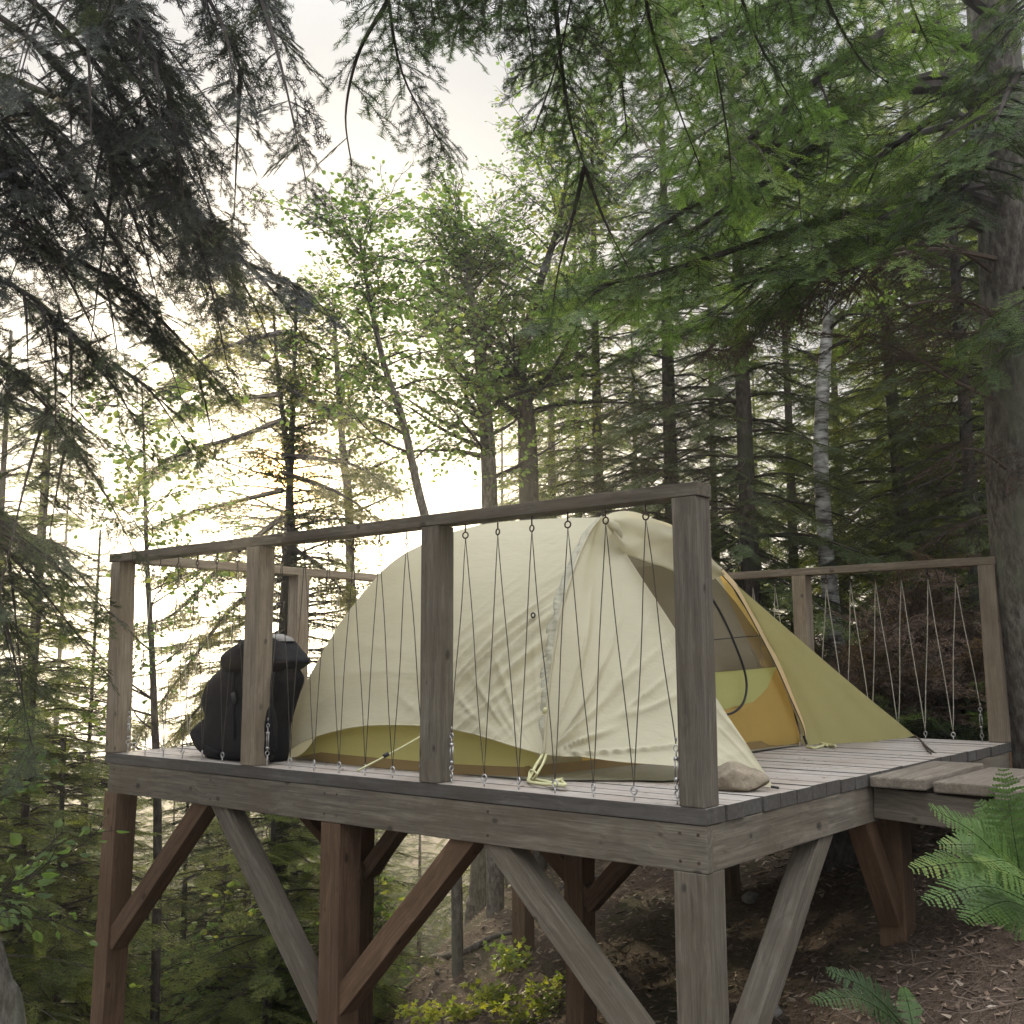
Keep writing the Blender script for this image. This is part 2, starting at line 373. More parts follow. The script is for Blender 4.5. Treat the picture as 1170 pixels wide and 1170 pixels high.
# ------------------------------------------------------------------ platform
MLOC = {}
def beam(name, p0, p1, w, h, mat, parent, upv=(0, 0, 1), bevel=0.004, seg=6, rng=random.Random(3)):
    """board from p0 to p1 (centre line), w across, h along upv; grain runs along the board"""
    p0, p1 = Vector(p0), Vector(p1); L = (p1-p0).length; X = (p1-p0).normalized()
    Z = Vector(upv); Z = (Z-X*Z.dot(X)).normalized(); Y = Z.cross(X)
    bm = bmesh.new(); rings = []
    for i in range(seg+1):
        x = L*(i/seg-0.5); jy, jz = (rng.uniform(-0.0012, 0.0012) for _ in range(2))
        rings.append([bm.verts.new((x, sy*w/2+jy, sz*h/2+jz)) for sy, sz in ((-1, -1), (1, -1), (1, 1), (-1, 1))])
    for a, b in zip(rings, rings[1:]):
        for k in range(4): bm.faces.new((a[k], b[k], b[(k+1) % 4], a[(k+1) % 4]))
    bm.faces.new(rings[0][::-1]); bm.faces.new(rings[-1])
    bmesh.ops.recalc_face_normals(bm, faces=bm.faces)
    eds = [e for e in bm.edges if e.calc_face_angle(0) > 1.0]
    if bevel: bmesh.ops.bevel(bm, geom=eds, offset=bevel, segments=2, affect='EDGES', profile=0.6)
    o = link(name, bm_mesh(name, bm), mat)
    R3 = Matrix((X, Y, Z)).transposed().to_4x4(); R3.translation = (p0+p1)/2
    if parent is not None:
        o.parent = parent; R3.translation = (p0+p1)/2 - Vector(parent.location)
    o.matrix_local = R3; MLOC[o.name] = R3.copy()
    return o

L1, L2, PW, RT, HR = 3.735, 3.66, 0.098, 0.048, 1.10
RIM, BB = 0.052, 0.208
plat = thing("tent_platform", "weathered grey timber tent platform on legs with a post and cable railing", "platform", (-1.85, 1.83, -1.2))
def make_deck():
    rng = random.Random(5); bm = bmesh.new(); nb = 26; pitch = L2/nb
    for i in range(nb):
        y0 = i*pitch + 0.0015; y1 = (i+1)*pitch - (0.006 if i < nb-1 else 0)
        x0 = -L1 + rng.uniform(-0.004, 0.004); x1 = rng.uniform(-0.004, 0.006) if i else 0.002
        zt = rng.uniform(-0.0022, 0.0012); n = 10
        vs = []
        for k in range(n+1):
            x = x0+(x1-x0)*k/n; dz = zt + 0.0015*mnoise.noise((x*1.3, i*3.1, 0))
            vs.append([bm.verts.new((x, y0, -RIM)), bm.verts.new((x, y1, -RIM)), bm.verts.new((x, y1-0.003, dz)), bm.verts.new((x, y0+0.003, dz))])
        for a, b in zip(vs, vs[1:]):
            for k in range(4): bm.faces.new((a[k], b[k], b[(k+1) % 4], a[(k+1) % 4]))
        bm.faces.new(vs[0][::-1]); bm.faces.new(vs[-1])
    bmesh.ops.recalc_face_normals(bm, faces=bm.faces)
    bm.normal_update()
    for f in bm.faces:
        if abs(f.normal.z) < 0.5: f.material_index = 1           # board edges and end grain are darker
    return link("deck", bm_mesh("deck", bm), [M_deck, M_edge], plat)
deck = make_deck()
z_b = -(RIM+BB)/2 - 0.002; h_b = BB-RIM-0.004
bi = 0.045
front_beam = beam("rim_beam", (-L1+bi, 0.026, z_b), (0.0, 0.026, z_b), 0.045, h_b, M_wood, plat)
beam("rim_beam", (-0.026, 0.051, z_b), (-0.026, L2-0.051, z_b), 0.045, h_b, M_wood, plat)
beam("rim_beam", (-L1+bi, L2-0.026, z_b), (0.0, L2-0.026, z_b), 0.045, h_b, M_leg, plat)
beam("rim_beam", (-L1+bi+0.024, 0.051, z_b), (-L1+bi+0.024, L2-0.051, z_b), 0.045, h_b, M_leg, plat)
beam("joist", (-1.87, 0.051, z_b), (-1.87, L2-0.051, z_b), 0.09, h_b, M_leg, plat)
for yy in (0.62, 1.22, 1.83, 2.44, 3.05):
    beam("joist", (-3.64, yy, z_b+0.004), (-1.917, yy, z_b+0.004), 0.045, h_b-0.012, M_leg, plat)
    beam("joist", (-1.823, yy, z_b+0.004), (-0.051, yy, z_b+0.004), 0.045, h_b-0.012, M_leg, plat)

LW = 0.125
for gx, gy in [(x, y) for x in (-L1+0.075, -1.86, -0.066) for y in (0.066, 1.85, 3.57)]:
    zb = ground_z(gx, gy)-0.25
    top = -BB-0.001; tilt = 0.0
    mat = M_wood if (gy < 0.5 and gx > -1) else M_leg
    lean = -0.03 if gx < -3 and gy < 1 else 0.0
    beam("leg", (gx+lean*3.0, gy, min(zb, -0.6)), (gx-lean*0, gy, top), LW, LW, mat, plat, upv=(0, 1, 0), seg=8)
bw = 0.095
def brace(a, b, mat=M_leg):
    beam("brace", a, b, bw, bw, mat, plat, upv=(0, 1, 0) if abs(a[1]-b[1]) < 0.2 else (1, 0, 0))
yb = 0.066
def A(u, v, y=0.066): p = aty(u, v, y); return (p.x, p.y, p.z)
brace(A(133, 1075), A(246, 905), M_leg)                  # front-left leg up to the front beam
brace(A(374, 1160), A(255, 912), M_wood)                 # middle leg up to the left
brace(A(385, 1155), A(548, 945), M_leg)                  # middle leg up to the right
brace(A(755, 1215), A(568, 955), M_wood)                 # near leg up to the left
def Bx(u, v, x=-0.066): p = atx(u, v, x); return (p.x, p.y, p.z)
brace(Bx(845, 1210), Bx(935, 945), M_wood)               # right side
brace(Bx(1020, 1050), Bx(975, 915), M_leg)
# middle row and left row braces
brace((-1.78, 1.85, -0.82), (-2.50, 1.85, -0.215)); brace((-1.92, 1.85, -0.85), (-2.60, 1.85, -0.20)) if False else None
brace((-1.80, 1.85, -0.86), (-1.15, 1.85, -0.215))
brace((-3.62, 1.90, -0.90), (-3.62, 2.6, -0.215)); brace((-3.62, 1.80, -0.90), (-3.62, 1.1, -0.215))
brace((-3.60, 1.85, -0.9), (-2.95, 1.85, -0.215))
brace((-0.13, 3.57, -0.7), (-0.55, 3.57, -0.215))
brace((-1.80, 3.57, -0.75), (-1.30, 3.57, -0.215))

for bx in (-3.63, -3.56, -1.90, -1.82, -0.10, -0.03, -2.75, -0.95):
    for bz in (-0.085, -0.175):
        v_, f_ = tube([Vector((bx, 0.0045, bz)), Vector((bx, 0.001, bz))], 0.0055, 8)
        inv_ = MLOC[front_beam.name].inverted(); o_ = link("bolt_head", mesh_py("bolt_head", [inv_ @ (p - Vector(plat.location)) for p in v_], f_), M_rust); o_.parent = front_beam
# posts and top rails
ZP = HR-RT
def post(x, y, tilt=0.0, mat=M_rail):
    return beam("railing_post", (x+PW/2, y+PW/2, 0.002), (x+PW/2+tilt, y+PW/2, ZP-0.001), PW, PW, mat, plat, upv=(0, 1, 0), seg=8)
post(-0.099, 0.002, mat=M_wood); post(-1.318, 0.002, mat=M_wood); post(-2.514, 0.002); post(-L1+0.001, 0.002, -0.035)
post(-0.099, L2-0.1); post(-1.30, L2-0.1); post(-2.50, L2-0.1); post(-L1+0.002, L2-0.1)
post(-L1+0.002, 1.24); post(-L1+0.002, 2.44)
zr_ = HR-RT/2
rail_f = beam("top_rail", (-L1-0.05, 0.049, zr_), (0.006, 0.049, zr_), 0.10, RT, M_wood, plat, seg=14)
rail_l = beam("top_rail", (-L1+0.049, 0.101, zr_-0.004), (-L1+0.049, L2-0.106, zr_-0.004), 0.10, RT, M_rail, plat, seg=14)
rail_b = beam("top_rail", (-L1, L2-0.051, zr_), (0.006, L2-0.051, zr_), 0.10, RT, M_rail, plat, seg=14)

def eye_mesh(p, axis, up, R=0.0125, shank=0.045):
    v1 = ring(p, axis, R, 0.0032, 12, 5)
    v2 = tube([Vector(p)+Vector((0, 0, up*R)), Vector(p)+Vector((0, 0, up*(R+shank)))], 0.0032, 6)
    return merge_vf([v1, v2])
def local(vf, parent_obj):
    inv = MLOC[parent_obj.name].inverted(); off = -Vector(plat.location)
    return [inv @ (Vector(v)+off) for v in vf[0]], vf[1]
def sub(name, vf, mat, parent_obj):
    """a piece given in world space as a sub-part of a platform part"""
    if parent_obj is deck:
        inv = None; V = vf[0]
        o = link(name, mesh_py(name, V, vf[1], True), mat); o.parent = deck
        return o
    V, Fc = local(vf, parent_obj)
    o = link(name, mesh_py(name, V, Fc, True), mat); o.parent = parent_obj
    return o
def bay(a, b, rail, cable_mat, r, seedv, turn=True):
    """one railing bay: eye bolts below the rail and on the deck, a cord laced up and down between them"""
    rng = random.Random(seedv); a, b = Vector(a), Vector(b); ax = (b-a).normalized(); n = 7
    nrm = Vector((-ax.y, ax.x, 0))
    bot = [a.lerp(b, i/(n-1)) + Vector((0, 0, 0.034)) for i in range(n)]
    topz = ZP-0.048
    tops = [a.lerp(b, (i+0.42)/(n-1)) + Vector((0, 0, topz)) for i in range(n-1)]
    ends = (0, n-1)
    for i, p in enumerate(bot):
        sub("eye_bolt", eye_mesh(p, nrm if i % 2 else (nrm+ax*0.5), -1, 0.0125, 0.024), M_steel, deck)
    for p in tops: sub("eye_bolt", eye_mesh(p, nrm+ax*rng.uniform(-0.4, 0.4), 1), M_rust, rail)
    path = []
    for i in range(n):
        p = bot[i].copy()
        if i in ends: p = p + Vector((0, 0, 0.17))
        if i == 0: path.append([p])
        if i < n-1:
            q = tops[i]+Vector((0, 0, -0.010))
            path.append([q])
            nx = bot[i+1] + (Vector((0, 0, 0.17)) if i+1 in ends else Vector((0, 0, 0.010)))
            path.append([nx])
    pts = [x[0] for x in path]; full = []
    for k in range(len(pts)-1):
        p, q = pts[k], pts[k+1]; ph = rng.uniform(0, 6.28); am = rng.uniform(0.002, 0.0055)
        lowk = rng.uniform(0.25, 0.4)
        for j in range(12):
            t = j/12; s = math.sin(math.pi*t)
            hz = min(p.z, q.z) + (abs(p.z-q.z))*lowk
            off = ax*(am*s*math.sin(ph+5.0*t)) + nrm*(am*0.5*s*math.cos(ph+4*t))
            full.append(p.lerp(q, t)+off)
    full.append(pts[-1])
    o = link("railing_cord", mesh_py("railing_cord", *tube(full, r, 5), True), cable_mat, plat)
    if turn:
        for i in ends:
            p = bot[i]
            parts = [ring(p+Vector((0, 0, 0.026)), ax, 0.011, 0.0028, 10, 5), ring(p+Vector((0, 0, 0.155)), nrm, 0.010, 0.0026, 10, 5)]
            for s in (-1, 1): parts.append(tube([p+nrm*0+ax*(0.0065*s)+Vector((0, 0, 0.055)), p+ax*(0.0065*s)+Vector((0, 0, 0.118))], 0.003, 6))
            for z in (0.05, 0.12): parts.append(tube([p+Vector((0, 0, z-0.006)), p+Vector((0, 0, z+0.006))], 0.0095, 8))
            parts.append(tube([p+Vector((0, 0, 0.036)), p+Vector((0, 0, 0.05))], 0.003, 6)); parts.append(tube([p+Vector((0, 0, 0.12)), p+Vector((0, 0, 0.146))], 0.003, 6))
            parts.append(ring(p+Vector((0, 0, 0.185)), ax+nrm, 0.006, 0.003, 8, 5))
            link("turnbuckle", mesh_py("turnbuckle", *merge_vf(parts), True), M_steel, plat)
yc = 0.052
bay((-1.185, yc, 0), (-0.135, yc, 0), rail_f, M_cable, 0.0021, 1)
bay((-2.375, yc, 0), (-1.355, yc, 0), rail_f, M_cable, 0.0021, 2)
bay((-3.59, yc, 0), (-2.555, yc, 0), rail_f, M_cable, 0.0021, 3)
xc = -L1+0.05
bay((xc, 0.15, 0), (xc, 1.19, 0), rail_l, M_rope, 0.0022, 4, False)
bay((xc, 1.39, 0), (xc, 2.39, 0), rail_l, M_rope, 0.0022, 5, False)
yk = L2-0.05
bay((-1.15, yk, 0), (-0.15, yk, 0), rail_b, M_rope, 0.0030, 6)
bay((-2.35, yk, 0), (-1.35, yk, 0), rail_b, M_rope, 0.0030, 7, False)

# walkway
walk = thing("plank_walkway", "old plank walkway joining the deck's side, with a fern in front", "walkway", (0.7, 1.8, -0.3))
y0w, y1w = 1.42, 2.24
xw = 0.012
for i, wd in enumerate((0.235, 0.235, 0.24, 0.235, 0.24, 0.235, 0.24)):
    zt = -0.03 - 0.010*i
    beam("plank", (xw+wd/2, y0w+(-0.02, 0.025, -0.01, 0.02, 0, 0.02, 0)[i], zt), (xw+wd/2, y1w+(0.0, 0.02, 0.03, -0.01, 0.02, 0, 0.01)[i], zt+(0.004, -0.004, 0.006, 0, 0.004, 0, 0)[i]), wd, 0.046, M_plank, walk, bevel=0.008)
    xw += wd+0.016
for yy in (y0w+0.07, y1w-0.08):
    beam("stringer", (0.0, yy, -0.128), (1.75, yy, -0.200), 0.045, 0.13, M_wood, walk)
for yy in (y0w+0.07, y1w-0.08):
    gz = ground_z(1.6, yy); beam("leg", (1.6, yy, min(gz-0.2, -0.5)), (1.6, yy, -0.265), 0.09, 0.09, M_leg, walk, upv=(0, 1, 0))
# ------------------------------------------------------------------ tent
tent = thing("camping_tent", "cream and olive camping tent with open door pitched on the timber platform", "tent", (-1.6, 1.5, 0.0))
def coons(b, t, l, r, n, m):
    """grid n x m: b, t run along s (n+1 samples), l, r along t (m+1 samples)"""
    G = []
    for j in range(m+1):
        tj = j/m; row = []
        for i in range(n+1):
            s = i/n
            p = b[i]*(1-tj)+t[i]*tj + l[j]*(1-s)+r[j]*s - (b[0]*((1-s)*(1-tj))+b[n]*(s*(1-tj))+t[0]*((1-s)*tj)+t[n]*(s*tj))
            row.append(p)
        G.append(row)
    return G
def grid_mesh(name, G, mat, parent, disp=None, solid=0.0):
    m, n = len(G)-1, len(G[0])-1
    V = [p for row in G for p in row]
    Fc = [(j*(n+1)+i, j*(n+1)+i+1, (j+1)*(n+1)+i+1, (j+1)*(n+1)+i) for j in range(m) for i in range(n)]
    me = mesh_py(name, V, Fc, True)
    if disp:
        nr = [v.normal.copy() for v in me.vertices]
        for k, v in enumerate(me.vertices):
            j, i = divmod(k, n+1)
            v.co += nr[k]*disp(i/n, j/m, v.co)
    bm = bmesh.new(); bm.from_mesh(me); bmesh.ops.remove_doubles(bm, verts=bm.verts, dist=0.0004); bm.to_mesh(me); bm.free()
    me.shade_smooth()
    o = link(name, me, mat, parent)
    return o
def pxy(l): return [aty(u, v, y) for u, v, y in l]
NX, NY = 170, 110
crease = catmull([atx(622, 862, -0.97), atx(626, 800, -1.0), atx(639, 712, -1.02), atx(655, 655, -1.03), atx(673, 612, -1.04), atx(688, 591, -1.04)], NY)
C1, P1 = crease[0], crease[-1]
Fp = aty(319, 867, 0.33)
nbot = catmull([Fp] + pxy([(345, 848, .31), (380, 836, .29), (420, 829, .28), (480, 829, .28), (535, 837, .28), (590, 853, .29)]) + [C1], NX)
ntop = catmull([Fp] + pxy([(335, 815, .37), (355, 770, .42), (390, 710, .50), (430, 660, .60), (455, 637, .66), (485, 621, .73), (520, 607, .80), (560, 598, .87), (620, 593, .93)]) + [P1], NX)
def tent_noise(p, sc, ax=(1, 1, 1)): return mnoise.noise(Vector((p.x*ax[0]*sc, p.y*ax[1]*sc, p.z*ax[2]*sc)))
pull = aty(611, 703, 0.55); pull2 = aty(500, 830, 0.28)
def fold(x): return (1-abs(math.sin(x)))**2.2          # narrow ridges with wide valleys
def ridge(x, y, z=0.0, k=3.0):                             # irregular sharp folds
    return max(0.0, 1-abs(2.2*mnoise.noise(Vector((x, y, z)))))**k
def n_disp(s, t, p):
    e = math.sin(math.pi*s)*math.sin(math.pi*min(1, t*1.0))
    d = -0.060*e + 0.016*e*tent_noise(p, 3.0)
    # folds that fan up from the lower corner towards the guy point, and long slanting creases across the panel
    for q, rad, nfold, am in ((C1, 0.65, 13, 0.026), (pull2, 0.45, 9, 0.010), (P1, 0.45, 11, 0.006)):
        v = p-q; r = v.length
        if r < rad:
            a = math.atan2(v.z, v.x); w = (1-r/rad)*min(1, r/0.08)
            d += am*w*(ridge(a*nfold*.42, r*1.3, nfold)*1.3-.35)*min(1, e*3)
    dx, dz = p.x-pull.x, p.z-pull.z
    al = dx*.72+dz*.69; ac = -dx*.69+dz*.72+0.10*al*al+0.16*al*(ac_ := (-dx*.69+dz*.72))
    m = math.exp(-((al+0.22)/0.36)**2-((ac_+0.10)/0.26)**2)
    d += 0.026*m*(ridge(ac*15, al*1.5, 3.1)*1.2-.3) + 0.008*m*ridge(ac*34, al*2.2, 9.0, 2.0)
    d += 0.010*(ridge(p.z*5.5+p.x*.8, p.x*1.1, 5.0)-.3)*e*max(0, 1-p.z/0.8)
    return d
G = coons(nbot, ntop, [Fp]*(NY+1), crease, NX, NY)
fly = grid_mesh("rain_fly", G, M_fly, tent, n_disp)
# roof and back wall of the fly
def backp(p): return Vector((p.x+0.02, 1.98+(0.95-p.y)*1.12, p.z*0.865))
NR = 24; roof = []
for k in range(NR+1):
    f = k/NR; row = []
    for i, p in enumerate(ntop):
        q = p.lerp(backp(p), f); s = i/NX
        q.z += 0.085*math.sin(math.pi*f)*min(1, p.z*1.4) ; q.x -= 0.10*math.sin(math.pi*f)*(1-s)**2
        row.append(q)
    roof.append(row)
grid_mesh("fly_roof", roof, M_fly, tent, lambda s, t, p: 0.008*tent_noise(p, 5)*math.sin(math.pi*t))
bp = [backp(p) for p in ntop]; gb = [Vector((p.x, 2.72, 0.14 if 0 < i < NX else p.z*0.3)) for i, p in enumerate(nbot)]
grid_mesh("fly_back", [[gb[i].lerp(bp[i], j/20) for i in range(NX+1)] for j in range(21)], M_fly, tent, lambda s, t, p: 0.01*tent_noise(p, 4)*math.sin(math.pi*t))
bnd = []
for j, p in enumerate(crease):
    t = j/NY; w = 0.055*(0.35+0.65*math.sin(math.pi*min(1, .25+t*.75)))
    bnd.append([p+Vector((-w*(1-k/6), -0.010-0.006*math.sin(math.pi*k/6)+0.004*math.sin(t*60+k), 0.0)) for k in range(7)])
grid_mesh("crease_shade_band", bnd, M_band, tent, lambda s, t, p: 0.004*tent_noise(p, 14))  # darker seam band, its tone also stands in for shade at the crease
link("fly_seam", mesh_py("fly_seam", *tube([p+Vector((.0, -.004, .003)) for p in crease], 0.0055, 6), True), M_fly, tent)
link("fly_seam", mesh_py("fly_seam", *tube([p+Vector((0, -.003, 0.0)) for p in nbot], 0.0035, 6), True), M_fly, tent)
# near vestibule flap
Sp = atz(885, 901, 0.004)
vr = catmull([Sp] + pxy([(853, 850, .72), (820, 800, .77), (771, 718, .84), (735, 663, .89), (706, 618, .93)]) + [P1], NY)
vb = catmull([C1] + pxy([(660, 866, .40), (705, 870, .47), (772, 876, .56), (835, 890, .63)]) + [Sp], 100)
def v_disp(s, t, p):
    e = math.sin(math.pi*s)*math.sin(math.pi*t)
    d = -0.050*e + 0.014*e*tent_noise(p, 3.2)
    v = p-C1; r = v.length
    if r < 0.9:
        a = math.atan2(v.z, (v.x*v.x+v.y*v.y)**.5); d += 0.030*(1-r/0.9)*min(1, r/0.1)*(ridge(a*7, r*1.4, 2.0)*1.3-.35)*min(1, s*5)
    v = p-Sp; r = v.length
    if r < 0.6:
        a = math.atan2(v.z, (v.x*v.x+v.y*v.y)**.5); d += 0.014*(1-r/0.6)*(ridge(a*8, r*1.2, 6.0)*1.3-.35)*min(1, r/0.1)*math.sin(math.pi*min(1, t+.02))
    return d
grid_mesh("vestibule_flap", coons(vb, [P1]*101, crease, vr, 100, NY), M_fly, tent, v_disp)
# plane of the door side
PD0 = Vector((-1.0, 0.33, 0)); PDN = Vector((1, -0.05, 0.0)).normalized()
def atp(u, v, off=0.0):
    d = at(u, v, 1)-CAM; n = PDN; return CAM + d*(((PD0+n*off)-CAM).dot(n)/d.dot(n))
Dp = atp(917, 851)
polec = catmull([Dp, atp(915, 829), atp(901, 793), atp(887, 759), atp(870, 725), atp(843, 676), atp(822, 651)], NY)
P2 = polec[-1]
Ep = aty(1046, 841, 3.56)
wr_ = catmull([Ep, Ep.lerp(P2, 0.35)+Vector((0, 0, -0.012)), Ep.lerp(P2, 0.7)+Vector((0, 0, -0.008)), P2], NY)
wb = catmull([Dp, aty(950, 850, 2.9), aty(1000, 847, 3.25), Ep], 30)
grid_mesh("vestibule_flap", coons(wb, [P2]*31, polec, wr_, 30, NY), M_fly2, tent, lambda s, t, p: math.sin(math.pi*s)*math.sin(math.pi*t)*(0.02+0.012*tent_noise(p, 4)+0.004*math.sin(p.y*22-p.z*10)) + 0.006*(1-t)**3*math.sin(s*23))
# rolled door fabric between the two flaps
ht = catmull([atp(688, 591, .01), atp(703, 585, .015), atp(722, 584, .02), atp(745, 590, .02), atp(772, 601, .02), atp(798, 622, .02), atp(824, 650, .02)], 40)
hb = catmull([atp(697, 612, .04), atp(707, 630, .05), atp(722, 637, .07), atp(738, 643, .08), atp(765, 651, .08), atp(795, 662, .06), atp(817, 662, .03)], 40)
G = []
for j in range(23):
    t = j/22; row = []
    for i in range(41):
        p = hb[i].lerp(ht[i], t) + PDN*(0.055*math.sin(math.pi*t)*(0.5+0.5*math.sin(math.pi*i/40)) + 0.018*math.sin(t*9+i*0.10)+0.014*tent_noise(hb[i].lerp(ht[i], t), 9, (1, 1, 2)))
        row.append(p)
    G.append(row)
for k in range(1, 5):                                  # the fabric turns in under itself
    f_ = [min(1, max(0, (i-6)/10)) for i in range(41)]; G.insert(0, [p - PDN*(0.012*k*f_[i]) + Vector((0, 0, 0.012*k*f_[i])) for i, p in enumerate(G[0])])
grid_mesh("rolled_door", G, M_fly, tent)
curl = catmull([atp(692, 594, .035), atp(701, 601, .055), atp(708, 613, .065), atp(707, 627, .055)], 16)
link("door_fold", mesh_py("door_fold", *tube(curl, [0.006+0.017*math.sin(math.pi*min(1, i/13)) for i in range(17)], 10, True, 0.12, random.Random(2)), True), M_fly, tent)
# inner tent
def panel(name, px, mat, off, disp=0.006):
    bm = bmesh.new(); bm.faces.new([bm.verts.new(atp(u, v, off)) for u, v in px])
    bmesh.ops.triangulate(bm, faces=bm.faces)
    bmesh.ops.subdivide_edges(bm, edges=bm.edges, cuts=5, use_grid_fill=True)
    for v in bm.verts: v.co += PDN*(disp*mnoise.noise(v.co*5)-0.13*min(1, max(0, (2.3-v.co.y)/1.2)))
    return link(name, bm_mesh(name, bm, True), mat, tent)
panel("mesh_panel", [(704, 606), (745, 600), (785, 614), (820, 652), (845, 688), (868, 726), (888, 762), (820, 768), (720, 778), (690, 770), (690, 690)], M_mesh, -0.015)
panel("door_panel", [(690, 770), (720, 778), (820, 768), (888, 762), (878, 785), (862, 802), (838, 815), (800, 822), (720, 830), (690, 830)], M_lime, -0.018)
panel("inner_wall", [(690, 830), (720, 830), (800, 822), (838, 815), (862, 802), (878, 785), (888, 762), (903, 800), (916, 848), (870, 857), (800, 866), (690, 878)], M_orange, -0.016)
G = []
for j in range(NY+1):
    t = j/NY; w = 0.016+0.036*t**1.3+0.022*math.sin(math.pi*t)
    G.append([polec[j]+PDN*0.022+Vector((0, .004, .002)), polec[j]+PDN*0.026+Vector((0, -w, -w*0.35))])
grid_mesh("door_trim", G, M_sleeve, tent)
edge_line = [r_[1]+PDN*0.003 for r_ in G]
link("door_piping", mesh_py("door_piping", *tube(edge_line, 0.0028, 5), True), M_black, tent)
link("tent_pole", mesh_py("tent_pole", *tube([p-PDN*0.006 for p in polec], 0.0045, 6), True), M_pole, tent)
zp = catmull([atp(806, 678, .004), atp(816, 688, .004), atp(830, 714, .004), atp(842, 742, .004), atp(851, 768, .004), atp(853, 788, .004), atp(848, 805, .004), atp(836, 815, .004), atp(818, 818, .004)], 40)
link("zipper", mesh_py("zipper", *tube(zp, 0.0065, 6), True), M_black, tent)
link("mesh_seam", mesh_py("mesh_seam", *tube([atp(815, 731, 0.0), atp(845, 728, 0.0), atp(873, 726, 0.0)], 0.003, 5), True), M_black, tent)
# a few gear shapes behind the mesh are not visible; back inner wall closes the view through it
panel("inner_wall", [(640, 860), (690, 620), (760, 600), (830, 660), (900, 780), (916, 850)], M_orange, -0.75, 0.02)
ib = catmull([Fp+Vector((.03, .05, 0)), atz(380, 873), atz(450, 880), atz(520, 886), atz(606, 890)], 50)
for nm, z0, z1, mt in (("floor_edge", 0.002, 0.045, M_floor), ("inner_wall", 0.045, 0.36, M_inner)):
    rows = []
    for j in range(9):
        z = z0+(z1-z0)*j/8
        rows.append([Vector((p.x + (0.05 if i < 3 else 0)*0, p.y+0.02+z*0.30, z*min(1, 0.10+i/9))) for i, p in enumerate(ib)])
    grid_mesh(nm, rows, mt, tent, lambda s, t, p: 0.008*tent_noise(p, 5))
cs = [ib[-1], Vector((-0.93, 1.2, 0)), Vector((-0.90, 2.0, 0)), Dp]
cb = catmull(cs, 24)
grid_mesh("floor_edge", [[Vector((p.x-0.02-z*.2, p.y+0.02*0, z)) for p in cb] for z in (0.002, 0.02, 0.05)], M_floor, tent)
def flat_poly(name, pts, mat, z, cuts=4):
    bm = bmesh.new(); bm.faces.new([bm.verts.new((p[0], p[1], z)) for p in pts]); bmesh.ops.triangulate(bm, faces=bm.faces)
    bmesh.ops.subdivide_edges(bm, edges=bm.edges, cuts=cuts, use_grid_fill=True)
    for v in bm.verts: v.co.z += 0.004+0.005*mnoise.noise(v.co*9)
    return link(name, bm_mesh(name, bm, True), mat, tent)
g0 = atz(607, 893)
flat_poly("groundsheet", [(-2.56, .36), (g0.x, g0.y), (-0.52, .60), (-0.45, .85), (-0.87, 1.3), (-0.86, 2.65), (-2.5, 2.65)], M_sheet, 0.004)
# straps, guy lines, stakes
def cord(name, pts, r, mat, n=24, sides=6):
    return link(name, mesh_py(name, *tube(catmull(pts, n), r, sides), True), mat, tent)
a0 = atz(603, 893, 0.012); a1 = atz(609, 892, 0.012)
cord("corner_strap", [C1+Vector((-.005, -.005, .0)), aty(612, 875, .30), a0], 0.0065, M_strap)
cord("corner_strap", [C1+Vector((.01, 0, .0)), aty(620, 873, .31), a1], 0.0055, M_strap)
rs = random.Random(4); hp = [atz(598+rs.uniform(0, 50), 890+rs.uniform(-1, 9), 0.010+rs.uniform(0, .018)) for _ in range(9)]
cord("strap_tail", hp, 0.0065, M_strap, 60)
cord("corner_strap", [a1, atz(613, 884, .05), atz(606, 880, .05), a0], 0.004, M_strap)
g1 = atz(408, 881, 0.035); gq = aty(502, 829, .275)
cord("guy_line", [gq, gq.lerp(g1, .5)+Vector((0, 0, -.004)), g1], 0.0042, M_strap)
link("line_tensioner", mesh_py("line_tensioner", *tube([gq.lerp(g1, .63), gq.lerp(g1, .69)], 0.009, 6), True), M_black, tent)
link("line_tensioner", mesh_py("line_tensioner", *tube([C1+Vector((0, 0, 0.17)), C1+Vector((.012, -.005, 0.19))], 0.008, 6), True), M_strap, tent)
link("guy_loop", mesh_py("guy_loop", *ring(pull+Vector((0, -.012, 0)), (0, 1, 0), 0.010, 0.004), True), M_black, tent)
link("tent_stake", mesh_py("tent_stake", *tube([Sp+Vector((-.012, 0, .006)), Sp+Vector((.02, -.008, .0045))], 0.0055, 6), True), M_black, tent)
hp = [atz(920+rs.uniform(0, 38), 848+rs.uniform(0, 8), 0.008+rs.uniform(0, .012)) for _ in range(8)]
cord("strap_tail", hp, 0.008, M_strap, 50)
link("line_tensioner", mesh_py("line_tensioner", *tube([Dp+Vector((0.01, 0.0, .05)), Dp+Vector((.03, -.01, 0.005))], 0.007, 6), True), M_black, tent)
cord("guy_line", [Ep, atz(1052, 846, 0.02), atz(1062, 856, 0.012), atz(1081, 869, -0.03)+Vector((0, 0, .0))], 0.0055, M_rust)
cord("guy_line", [atz(1052, 846, 0.02), atz(1056, 853, 0.01), atz(1064, 861, 0.008)], 0.004, M_rust)

